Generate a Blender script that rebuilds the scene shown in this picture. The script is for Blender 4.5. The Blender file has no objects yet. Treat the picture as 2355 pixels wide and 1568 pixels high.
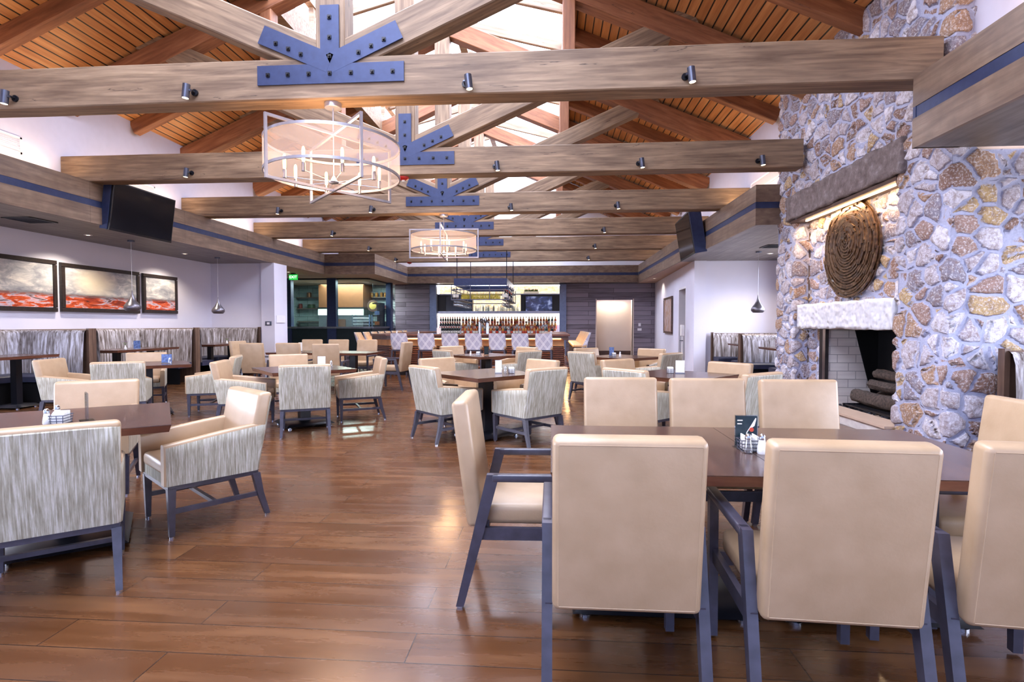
import bpy, bmesh, math, random
from mathutils import Vector, Matrix
random.seed(7)
PI = math.pi
S = bpy.context.scene
COL = S.collection
# ------------------------------------------------------------------ camera
cd = bpy.data.cameras.new('camera'); cam = bpy.data.objects.new('camera', cd); COL.objects.link(cam)
cd.sensor_width = 36.0; cd.lens = 1243.0 * 36.0 / 2355.0; cd.clip_start = 0.05; cd.clip_end = 200
cam.location = (0, 0, 1.33); cam.rotation_euler = (PI/2 - math.atan(38/1243.), 0, math.atan(90/1243.))
S.camera = cam
# ------------------------------------------------------------------ world: bright hazy daylight
W = bpy.data.worlds.new('daylight'); S.world = W; W.use_nodes = True
wn = W.node_tree; wn.nodes.clear()
wo = wn.nodes.new('ShaderNodeOutputWorld'); wb = wn.nodes.new('ShaderNodeBackground')
wt = wn.nodes.new('ShaderNodeTexCoord'); ws = wn.nodes.new('ShaderNodeSeparateXYZ'); wr = wn.nodes.new('ShaderNodeValToRGB')
wr.color_ramp.elements[0].position = 0.49; wr.color_ramp.elements[0].color = (.42, .40, .42, 1)
wr.color_ramp.elements[1].position = 0.52; wr.color_ramp.elements[1].color = (.80, .83, 1.0, 1)
wm = wn.nodes.new('ShaderNodeMath'); wm.operation = 'MULTIPLY_ADD'; wm.inputs[1].default_value = .5; wm.inputs[2].default_value = .5
wn.links.new(wt.outputs['Generated'], ws.inputs[0]); wn.links.new(ws.outputs[2], wm.inputs[0])
wn.links.new(wm.outputs[0], wr.inputs[0]); wn.links.new(wr.outputs[0], wb.inputs[0]); wn.links.new(wb.outputs[0], wo.inputs[0])
wb.inputs[1].default_value = 15.0
# ------------------------------------------------------------------ exposure
vs = S.view_settings; vs.view_transform = 'Standard'; vs.look = 'None'; vs.gamma = 1.0; vs.use_curve_mapping = False
vs.exposure = 0.2
S.cycles.max_bounces = 8; S.cycles.diffuse_bounces = 5; S.cycles.glossy_bounces = 3; S.cycles.transmission_bounces = 4
S.cycles.transparent_max_bounces = 10; S.cycles.caustics_reflective = False; S.cycles.caustics_refractive = False
S.cycles.sample_clamp_indirect = 4.0; S.cycles.use_denoising = True
# sky portals at the glazed openings: they only guide the sampling of the sky
def portal(loc, rot, sx, sy):
    l = bpy.data.lights.new('sky_portal', 'AREA'); l.shape = 'RECTANGLE'; l.size = sx; l.size_y = sy
    l.cycles.is_portal = True
    o = bpy.data.objects.new('sky_portal', l); COL.objects.link(o); o.location = loc; o.rotation_euler = rot
portal((-1.9, -3.3, 2.4), (PI/2, 0, 0), 15, 4.6)
portal((-9.9, 2.0, 1.6), (0, -PI/2, 0), 2.6, 9)
portal((6.3, 1.0, 1.6), (0, PI/2, 0), 2.6, 7.5)
portal((-2.2, 10.5, 8.3), (0, 0, 0), 5.0, 27)
portal((6.3, 12.0, 2.0), (0, PI/2, 0), 1.6, 4)
def lamp(loc, typ, power, col, rot=(0, 0, 0), size=.05, spot=1.2, sy=None, blend=.6):
    l = bpy.data.lights.new('light', typ); l.energy = power; l.color = col
    if typ == 'SPOT': l.spot_size = spot; l.spot_blend = blend; l.shadow_soft_size = size
    elif typ == 'POINT': l.shadow_soft_size = size
    else:
        l.shape = 'RECTANGLE'; l.size = size; l.size_y = sy or size
    o = bpy.data.objects.new('lamp_light', l); COL.objects.link(o); o.location = loc; o.rotation_euler = rot
    return o
WARM = (1.0, .62, .32)
# ------------------------------------------------------------------ materials
def lin(h):
    v = [int(h[i:i+2], 16)/255. for i in (0, 2, 4)]
    return tuple((c/12.92 if c <= .04045 else ((c+.055)/1.055)**2.4) for c in v) + (1,)
class Mat:
    def __init__(s, name):
        s.m = bpy.data.materials.new(name); s.m.use_nodes = True; s.t = s.m.node_tree
        s.b = s.t.nodes['Principled BSDF']; s.out = s.t.nodes['Material Output']; s._c = None
    def n(s, typ, **k):
        x = s.t.nodes.new('ShaderNode' + typ)
        for a, v in k.items(): setattr(x, a, v)
        return x
    def l(s, a, b): s.t.links.new(a, b)
    def set(s, col=None, rough=None, metal=None, spec=None, coat=None, coatr=None, emit=None, est=None, alpha=None):
        b = s.b.inputs
        if col is not None: b['Base Color'].default_value = col if len(col) == 4 else (*col, 1)
        if rough is not None: b['Roughness'].default_value = rough
        if metal is not None: b['Metallic'].default_value = metal
        if spec is not None: b['Specular IOR Level'].default_value = spec
        if coat is not None: b['Coat Weight'].default_value = coat
        if coatr is not None: b['Coat Roughness'].default_value = coatr
        if emit is not None: b['Emission Color'].default_value = (*emit[:3], 1); b['Emission Strength'].default_value = est
        if alpha is not None: b['Alpha'].default_value = alpha
        return s
    def co(s, sc=(1, 1, 1), kind='Object', loc=(0, 0, 0), rot=(0, 0, 0)):
        if s._c is None: s._c = s.n('TexCoord')
        m = s.n('Mapping'); m.inputs['Scale'].default_value = sc; m.inputs['Location'].default_value = loc; m.inputs['Rotation'].default_value = rot
        s.l(s._c.outputs[kind], m.inputs[0]); return m.outputs[0]
    def noise(s, v, scale=5, det=3, rough=.5, dist=0):
        x = s.n('TexNoise'); s.l(v, x.inputs['Vector']); x.inputs['Scale'].default_value = scale
        x.inputs['Detail'].default_value = det; x.inputs['Roughness'].default_value = rough; x.inputs['Distortion'].default_value = dist
        return x.outputs['Fac']
    def ramp(s, f, stops, interp='LINEAR'):
        r = s.n('ValToRGB'); s.l(f, r.inputs[0]); cr = r.color_ramp; cr.interpolation = interp
        while len(cr.elements) < len(stops): cr.elements.new(.5)
        for e, (p, c) in zip(cr.elements, stops): e.position = p; e.color = c if len(c) == 4 else (*c, 1)
        return r.outputs[0]
    def math(s, op, a, b=None, c=None):
        x = s.n('Math', operation=op)
        for i, v in enumerate((a, b, c)):
            if v is None: continue
            if isinstance(v, (int, float)): x.inputs[i].default_value = v
            else: s.l(v, x.inputs[i])
        return x.outputs[0]
    def mix(s, f, a, b, mode='MIX'):
        x = s.n('Mix', data_type='RGBA', blend_type=mode)
        for i, v in ((0, f), (6, a), (7, b)):
            if isinstance(v, (int, float)): x.inputs[i].default_value = v
            elif isinstance(v, tuple): x.inputs[i].default_value = v if len(v) == 4 else (*v, 1)
            else: s.l(v, x.inputs[i])
        return x.outputs[2]
    def col(s, c): s.l(c, s.b.inputs['Base Color']); return s
    def bump(s, h, st=.3, d=.01):
        x = s.n('Bump'); x.inputs['Strength'].default_value = st; x.inputs['Distance'].default_value = d
        s.l(h, x.inputs['Height']); s.l(x.outputs[0], s.b.inputs['Normal']); return s
    def rnd(s):
        return s.n('ObjectInfo').outputs['Random']
MT = {}
def plain(name, hexc, rough=.5, metal=0, spec=None, coat=None, var=.12, vs_=8, bump=0):
    m = Mat(name); m.set(rough=rough, metal=metal, spec=spec, coat=coat)
    c = lin(hexc); n = m.noise(m.co(), vs_, 3)
    m.col(m.ramp(n, [(.3, tuple(x*(1-var) for x in c[:3])), (.7, tuple(min(1, x*(1+var)) for x in c[:3]))]))
    if bump: m.bump(n, bump, .004)
    MT[name] = m.m; return m.m
def wood(name, c1, c2, c3, sc=(1.5, 16, 16), rough=.55, cracks=True, coat=0, bump=.15, rnd=True):
    m = Mat(name); m.set(rough=rough, coat=coat, coatr=.15)
    v = m.co(sc)
    if rnd:
        a = m.n('VectorMath', operation='ADD'); m.l(v, a.inputs[0]); k = m.math('MULTIPLY', m.rnd(), 40.0)
        m.l(k, a.inputs[1]); v = a.outputs[0]
    n = m.noise(v, 1.0, 5, .6, .4); n2 = m.noise(m.co((.9, 3, 3)), 1.6, 3, .55)
    c = m.ramp(n, [(.28, lin(c1)), (.5, lin(c2)), (.74, lin(c3))])
    c = m.mix(m.ramp(n2, [(.35, (0, 0, 0)), (.7, (.5, .5, .5))]), c, lin(c1))
    if cracks:
        cv = m.noise(m.co((.55, 9, 9), loc=(3, 1, 2)), 1.3, 4, .55, .2)
        f = m.ramp(cv, [(.0, (0, 0, 0)), (.325, (1, 1, 1)), (.34, (0, 0, 0))]) if False else m.ramp(m.math('ABSOLUTE', m.math('SUBTRACT', cv, .335)), [(.0, (1, 1, 1)), (.009, (0, 0, 0))])
        c = m.mix(m.math('MULTIPLY', f, .85), c, (.02, .012, .008))
    m.col(c)
    if bump: m.bump(n, bump, .004)
    MT[name] = m.m; return m.m
wood('timber', '5a4636', '877059', 'aa9175', sc=(1.3, 20, 20), rough=.6)
wood('timber_red', '6a3f28', '8f5c3c', 'a8734e', rough=.6)
wood('fascia_wood', '5c4a3e', '7b6656', '93806c', sc=(5, 1.1, 14), rough=.42, cracks=False)
wood('soffit_wood', '4e4844', '736a63', '8d857d', sc=(14, .8, 14), rough=.4, cracks=False)
wood('table_wood', '3a2822', '4c352c', '604538', sc=(26, 1.6, 10), rough=.26, cracks=False, coat=.3, bump=.03)
wood('table_edge', '4a2a1e', '69402f', '835743', sc=(3, 3, 20), rough=.35, cracks=False)
wood('booth_wood', '4f3b30', '6b5344', '806654', sc=(14, 14, 1.5), rough=.4, cracks=False)
wood('walnut', '3a2620', '4f372d', '644a3d', sc=(3, 14, 14), rough=.4, cracks=False)
plain('dark_leg', '3a3844', .32, spec=.6, var=.25, vs_=20)
plain('steel_blue', '2f3a5c', .42, .35, var=.12, vs_=14, bump=.05)
plain('black_metal', '17181f', .35, .3)
plain('black', '0c0c0e', .4)
plain('chrome', 'c8ccd6', .16, 1)
plain('nickel', '9a9ba3', .28, 1)
plain('brushed', 'b9bac4', .38, .85)
plain('gunmetal', '5b6070', .35, .8)
plain('wall_paint', 'dcdcec', .75, var=.02, vs_=2)
plain('wall_warm', 'e0d2c8', .75, var=.03, vs_=2)
plain('white_paint', 'e8e8f0', .5, var=.02); plain('upper_paint', 'c6c6d8', .7, var=.02); plain('bar_panel', 'd09a66', .5); plain('column_steel', '6f7d9c', .4, .3)
plain('vinyl_navy', '2c3048', .45, var=.15)
plain('white_ceramic', 'f0f0ee', .3, var=.02)
plain('copper', '8a5a3c', .35, .6)
plain('red_plastic', 'c81c14', .35)
plain('plaster_beige', 'c8b09c', .8, var=.04)
plain('grey_screen', '101116', .12, var=.1)
plain('green_leaf', '5c7a2c', .6, var=.4, vs_=40)
plain('yellow_grass', 'b9a93c', .6, var=.4, vs_=40)
plain('bark', '4a3f38', .9, var=.5, vs_=30, bump=.6)
plain('ember', '2a2a34', .8, var=.6, vs_=60, bump=.6)
plain('purple', '8a5aa0', .6)
plain('glass_dark', '0d1512', .08)
plain('amber', 'a8521a', .12)
plain('amber_light', 'c88a3c', .12)
plain('green_bottle', '1c3a22', .1)
plain('label_white', 'e6e2d8', .6)
plain('red_label', 'b8402a', .5)
plain('stainless', 'aab0b8', .25, .9)
plain('teal_dark', '1e2a2e', .3, .3)
plain('marble', 'dcdce4', .3, var=.1, vs_=6)
def leather():
    m = Mat('leather'); m.set(rough=.36, spec=.5, coat=.12, coatr=.35)
    n = m.noise(m.co(), 7, 3); c = m.ramp(n, [(.25, lin('a58b6c')), (.75, lin('b59b7d'))])
    m.col(c); m.bump(m.noise(m.co(), 90, 3), .12, .003); MT['leather'] = m.m
leather()
def fabric(name, a, b, c, sc, ds=.3, ymin=None):
    m = Mat(name); m.set(rough=.85, spec=.2); v = m.co(sc)
    if ymin is not None:
        q = m.n('VectorMath', operation='MAXIMUM'); m.l(v, q.inputs[0]); q.inputs[1].default_value = (-1e4, ymin*sc[1], -1e4); v = q.outputs[0]
    n = m.noise(v, 1.0, 4, .65, ds); n2 = m.noise(m.co((150, 150, 60)), 1, 2)
    m.col(m.mix(m.math('MULTIPLY', n2, .25), m.ramp(n, [(.32, lin(a)), (.5, lin(b)), (.66, lin(c))]), lin(a)))
    m.bump(n, .3, .004); MT[name] = m.m
fabric('chair_fabric', '85806f', 'aaa797', 'cdccc4', (120, 120, 7), 0, -.272)
fabric('booth_fabric', '463a32', '9a9392', 'dddbe4', (24, 24, 1.5), .5)
def geo_fabric():
    m = Mat('geo_fabric'); m.set(rough=.8, spec=.2)
    sp = m.n('SeparateXYZ'); m.l(m.co((1, 1, 1)), sp.inputs[0]); x, y, z = sp.outputs
    stripe = m.ramp(m.math('FRACT', m.math('MULTIPLY', x, 28)), [(.0, lin('b9b8cc')), (.35, lin('dcdded')), (.6, lin('a3a2ba')), (.8, lin('d2d3e4'))])
    acc = None
    for sg in (1, -1):
        u = m.math('FRACT', m.math('MULTIPLY', m.math('ADD', m.math('ADD', x, .04 * sg), m.math('MULTIPLY', z, .75 * sg)), 5.2))
        for p in (.40, .56):
            k = m.math('LESS_THAN', m.math('ABSOLUTE', m.math('SUBTRACT', u, p)), .045)
            acc = k if acc is None else m.math('MAXIMUM', acc, k)
    m.col(m.mix(acc, stripe, lin('f2f3fa'))); MT['geo_fabric'] = m.m
geo_fabric()
def ceiling_boards():
    m = Mat('ceiling_boards'); m.set(rough=.45)
    sp = m.n('SeparateXYZ'); m.l(m.co(), sp.inputs[0])
    u = m.math('DIVIDE', sp.outputs[0], .158); fr = m.math('FRACT', u); fl = m.math('FLOOR', u)
    wn_ = m.n('TexWhiteNoise', noise_dimensions='1D'); m.l(fl, wn_.inputs['W'])
    n = m.noise(m.co((14, .8, 14)), 1, 4, .6)
    c = m.ramp(n, [(.3, lin('a86e40')), (.55, lin('c98e58')), (.75, lin('dcab74'))])
    c = m.mix(m.math('MULTIPLY', wn_.outputs[0], .35), c, lin('8a5632'))
    g = m.math('LESS_THAN', fr, .14)
    m.col(m.mix(g, c, (.012, .008, .006))); m.bump(m.math('SUBTRACT', 1, g), .6, .02); MT['ceiling_boards'] = m.m
ceiling_boards()
def floor_mat():
    m = Mat('floor_planks'); m.set(rough=.24, spec=.5, coat=.25, coatr=.12)
    b = m.n('TexBrick'); m.l(m.co(), b.inputs['Vector']); b.offset = .37; b.offset_frequency = 2; b.squash = 1.0
    for k, v in (('Scale', 1.0), ('Mortar Size', .0028), ('Mortar Smooth', .3), ('Bias', 0), ('Brick Width', 1.55), ('Row Height', .205)): b.inputs[k].default_value = v
    b.inputs['Color1'].default_value = (0, 0, 0, 1); b.inputs['Color2'].default_value = (1, 1, 1, 1); b.inputs['Mortar'].default_value = (.5, .5, .5, 1)
    v = m.co((1.1, 9, 1)); a = m.n('VectorMath', operation='ADD'); m.l(v, a.inputs[0])
    sc = m.n('VectorMath', operation='SCALE'); sc.inputs['Scale'].default_value = 23.0; m.l(b.outputs['Color'], sc.inputs[0]); m.l(sc.outputs[0], a.inputs[1])
    n = m.noise(a.outputs[0], 1.0, 5, .6, .3)
    c = m.ramp(n, [(.2, lin('432711')), (.5, lin('5e3b20')), (.82, lin('835a34'))])
    c2 = m.mix(m.ramp(m.noise(m.co((1, 2.2, 1)), 2.2, 3), [(.4, (0, 0, 0)), (.7, (.45, .45, .45))]), c, lin('45290f'))
    bw = m.n('RGBToBW'); m.l(b.outputs['Color'], bw.inputs[0])
    c3 = m.mix(m.math('MULTIPLY', bw.outputs[0], .75), c2, lin('4b2d19'))
    c4 = m.mix(b.outputs['Fac'], c3, (.02, .01, .006))
    m.col(c4)
    m.l(m.ramp(n, [(.3, (.2, .2, .2)), (.7, (.34, .34, .34))]), m.b.inputs['Roughness'])
    h = m.math('SUBTRACT', 1.0, b.outputs['Fac']); m.bump(h, .2, .002); MT['floor_planks'] = m.m
floor_mat()
def board_wall(name, cs, h=.19, w=2.6, mort=(.01, .008, .008)):
    m = Mat(name); m.set(rough=.42)
    b = m.n('TexBrick'); m.l(m.co((1, 1, 1), rot=(PI/2, 0, 0)), b.inputs['Vector']); b.offset = .4
    for k, v in (('Scale', 1.0), ('Mortar Size', .006), ('Brick Width', w), ('Row Height', h)): b.inputs[k].default_value = v
    b.inputs['Color1'].default_value = (0, 0, 0, 1); b.inputs['Color2'].default_value = (1, 1, 1, 1)
    n = m.noise(m.co((1.5, 12, 18)), 1, 4)
    c = m.ramp(n, [(.3, lin(cs[0])), (.7, lin(cs[1]))]); bw = m.n('RGBToBW'); m.l(b.outputs['Color'], bw.inputs[0])
    c = m.mix(m.math('MULTIPLY', bw.outputs[0], .6), c, lin(cs[2])); m.col(m.mix(b.outputs['Fac'], c, mort))
    m.bump(m.math('SUBTRACT', 1, b.outputs['Fac']), .6, .01); MT[name] = m.m
board_wall('board_wall', ('554e58', '7a7280', 'a098a8'))
board_wall('white_brick', ('d2ccca', 'e8e4e0', 'dcd6d2'), .125, .27, (.42, .40, .40))
board_wall('stone_tile', ('6f8689', 'c4d6d6', '9db2b2'), .42, .62)
def stone():
    m = Mat('fieldstone'); m.set(rough=.7, spec=.35)
    v0 = m.co((1, 1, 1.0)); nn = m.n('TexNoise'); m.l(v0, nn.inputs['Vector']); nn.inputs['Scale'].default_value = 3.5; nn.inputs['Detail'].default_value = 3
    sb = m.n('VectorMath', operation='SUBTRACT'); m.l(nn.outputs['Color'], sb.inputs[0]); sb.inputs[1].default_value = (.5, .5, .5)
    s2 = m.n('VectorMath', operation='SCALE'); m.l(sb.outputs[0], s2.inputs[0]); s2.inputs['Scale'].default_value = .10
    ad = m.n('VectorMath', operation='ADD'); m.l(v0, ad.inputs[0]); m.l(s2.outputs[0], ad.inputs[1])
    mp = m.n('Mapping'); mp.inputs['Scale'].default_value = (4.1, 4.1, 4.7); m.l(ad.outputs[0], mp.inputs[0])
    e = m.n('TexVoronoi', feature='DISTANCE_TO_EDGE'); f = m.n('TexVoronoi', feature='F1')
    for x in (e, f): m.l(mp.outputs[0], x.inputs['Vector']); x.inputs['Scale'].default_value = 1.0; x.inputs['Randomness'].default_value = .95
    mask = m.ramp(e.outputs['Distance'], [(.075, (0, 0, 0)), (.10, (1, 1, 1))])
    bw = m.n('SeparateColor'); m.l(f.outputs['Color'], bw.inputs[0])
    sc = m.ramp(bw.outputs[0], [(.0, lin('c2bcc6')), (.16, lin('8b8694')), (.3, lin('ad8b6e')), (.42, lin('d6d3de')), (.55, lin('87685a')), (.68, lin('bfa272')), (.78, lin('a2857a')), (.88, lin('e4e2ec'))], 'CONSTANT')
    n = m.noise(v0, 14, 6, .7); n2 = m.noise(v0, 45, 4, .7)
    st = m.mix(m.ramp(n, [(.42, (0, 0, 0)), (.62, (.75, .75, .75))]), sc, lin('84695c'))
    st = m.mix(m.ramp(n2, [(.5, (0, 0, 0)), (.66, (.6, .6, .6))]), st, lin('f4f4fa'))
    mo = m.ramp(n2, [(.3, lin('9fa2ba')), (.7, lin('b6b9d0'))])
    m.col(m.mix(mask, mo, st))
    h0 = m.ramp(e.outputs['Distance'], [(.06, (0, 0, 0)), (.12, (.6, .6, .6)), (.3, (.9, .9, .9))])
    h = m.math('ADD', m.math('MULTIPLY', h0, 1.0), m.math('MULTIPLY', m.math('MULTIPLY', n, mask), .7))
    d = m.n('Displacement'); d.inputs['Scale'].default_value = .038; d.inputs['Midlevel'].default_value = .6; m.l(h, d.inputs['Height']); m.l(d.outputs[0], m.out.inputs['Displacement'])
    m.m.displacement_method = 'BOTH'; MT['fieldstone'] = m.m
    m2 = Mat('rough_slab'); m2.set(rough=.8); n = m2.noise(m2.co(), 9, 6, .7)
    m2.col(m2.ramp(n, [(.3, lin('5d504e')), (.55, lin('7c706e')), (.75, lin('a39c9c'))])); m2.bump(n, .9, .03); MT['rough_slab'] = m2.m
    m3 = Mat('chiselled_stone'); m3.set(rough=.7)
    vv = m3.n('TexVoronoi', feature='SMOOTH_F1'); m3.l(m3.co((9, 9, 9)), vv.inputs['Vector']); vv.inputs['Scale'].default_value = 1.6
    m3.col(m3.ramp(m3.noise(m3.co(), 12, 4), [(.3, lin('cfcfd6')), (.7, lin('ecebee'))])); m3.bump(vv.outputs['Distance'], .8, .03); MT['chiselled_stone'] = m3.m
stone()
def painting(name, seed, glare):
    m = Mat(name); m.set(rough=.35)
    sp = m.n('SeparateXYZ'); m.l(m.co(kind='Generated'), sp.inputs[0]); z = sp.outputs[2]
    cl = m.noise(m.co((.9, .9, 2.2), loc=(seed, 0, seed)), 3.2, 6, .65, .6)
    sky = m.ramp(cl, [(.3, lin('7f838e')), (.5, lin('acaeb4')), (.66, lin('e0ddd8'))])
    if glare:  # reflected lamp light painted into the canvas as a bright patch
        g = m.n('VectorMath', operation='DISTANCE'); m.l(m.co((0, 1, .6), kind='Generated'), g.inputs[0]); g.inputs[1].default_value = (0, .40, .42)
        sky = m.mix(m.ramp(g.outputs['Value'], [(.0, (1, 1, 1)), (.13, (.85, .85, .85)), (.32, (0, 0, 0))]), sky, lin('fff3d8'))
    gn = m.noise(m.co((1, 1, 5), loc=(seed, 2, 0)), 2.6, 5, .6, .8)
    gr = m.ramp(gn, [(.32, lin('4a2018')), (.42, lin('a83a1a')), (.5, lin('d8602a')), (.57, lin('c8c2d4')), (.66, lin('6a3a2a'))])
    zz = m.math('ADD', z, m.math('MULTIPLY', m.math('SUBTRACT', gn, .5), .05))
    f = m.ramp(zz, [(.315, (1, 1, 1)), (.33, (0, 0, 0))]); band = m.ramp(zz, [(.25, (0, 0, 0)), (.29, (.9, .9, .9)), (.32, (.9, .9, .9)), (.38, (0, 0, 0))])
    c = m.mix(f, sky, gr); c = m.mix(m.math('MULTIPLY', band, .8), c, lin('5d5c60')); m.col(c); MT[name] = m.m
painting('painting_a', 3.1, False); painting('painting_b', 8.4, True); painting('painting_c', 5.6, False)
def stripes_art():
    m = Mat('abstract_art'); m.set(rough=.4)
    n = m.noise(m.co((1, 6, 1.2)), 2, 5, .6, 1.2); m.col(m.ramp(n, [(.35, lin('5a3c2c')), (.48, lin('b08050')), (.56, lin('c9c6d6')), (.7, lin('b7b5c8'))])); MT['abstract_art'] = m.m
stripes_art()
def weave():
    m = Mat('wicker'); m.set(rough=.35, coat=.3)
    n = m.noise(m.co((3, 3, 3)), 6, 4); m.col(m.ramp(n, [(.3, lin('2c1c12')), (.5, lin('4e3622')), (.78, lin('7d6248'))])); MT['wicker'] = m.m
weave()
def glass(name, tint, a, rough=.02):
    m = Mat(name); t = m.n('BsdfTransparent'); t.inputs[0].default_value = (*tint, 1); g = m.n('BsdfGlossy'); g.inputs['Roughness'].default_value = rough
    mx = m.n('MixShader'); mx.inputs[0].default_value = a; m.l(t.outputs[0], mx.inputs[1]); m.l(g.outputs[0], mx.inputs[2]); m.l(mx.outputs[0], m.out.inputs[0]); MT[name] = m.m
glass('window_glass', (.97, .98, 1), .04); glass('tinted_glass', (.30, .34, .42), .06); glass('kitchen_glass', (.80, .9, .9), .10); glass('clear_glass', (.9, .93, .95), .22)
def mesh_shade():
    m = Mat('sheer_shade'); t = m.n('BsdfTransparent'); t.inputs[0].default_value = (1, .97, .95, 1)
    d = m.n('BsdfTranslucent'); d.inputs[0].default_value = (.75, .68, .66, 1); df = m.n('BsdfDiffuse'); df.inputs[0].default_value = (.62, .6, .64, 1)
    a1 = m.n('MixShader'); a1.inputs[0].default_value = .5; m.l(d.outputs[0], a1.inputs[1]); m.l(df.outputs[0], a1.inputs[2])
    mx = m.n('MixShader'); mx.inputs[0].default_value = .33; m.l(t.outputs[0], mx.inputs[1]); m.l(a1.outputs[0], mx.inputs[2]); m.l(mx.outputs[0], m.out.inputs[0]); MT['sheer_shade'] = m.m
mesh_shade()
def glow(name, col, st): MT[name] = Mat(name).set(col=col, emit=col, est=st).m
glow('bulb', (1, .62, .26), 6); glow('spot_face', (1, .78, .5), 7); glow('led_strip', (1, .66, .36), 10)
glow('led_bar', (1, .62, .28), 9); glow('bar_glow', (1, .52, .2), 2.2); glow('backlit', (1, .90, .76), 1.5)
def onyx():
    m = Mat('onyx_panel'); v = m.n('TexVoronoi', feature='DISTANCE_TO_EDGE'); m.l(m.co((3.2, 3.2, 7)), v.inputs['Vector']); n = m.noise(m.co((2, 2, 5)), 2.5, 5, .65, .8)
    c = m.mix(m.ramp(v.outputs['Distance'], [(.0, (.8, .8, .8)), (.06, (0, 0, 0))]), m.ramp(n, [(.35, (1, .62, .30)), (.55, (1, .88, .66)), (.7, (1, .96, .88))]), (.35, .2, .1))
    m.l(c, m.b.inputs['Emission Color']); m.b.inputs['Emission Strength'].default_value = 1.25; m.set(col=(.3, .25, .2)); MT['onyx_panel'] = m.m
onyx(); glow('exit_green', (.01, .5, .06), .8); glow('exit_white', (1, 1, 1), 1.6); glow('can_glow', (1, .8, .6), 3); glow('hood_glow', (.8, 1, .85), 1.2)
def tv_screen():
    m = Mat('bar_screen'); n = m.noise(m.co((2.2, 1, 3.2)), 1.6, 2, .5, .6)  # screen reflections painted as blotches of glowing colour
    c = m.ramp(n, [(.35, lin('0d0f22')), (.55, lin('2c3566')), (.72, lin('aab4e0'))]); m.l(c, m.b.inputs['Emission Color']); m.b.inputs['Emission Strength'].default_value = .7
    m.set(col=(.01, .01, .02), rough=.15); MT['bar_screen'] = m.m
tv_screen()
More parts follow.
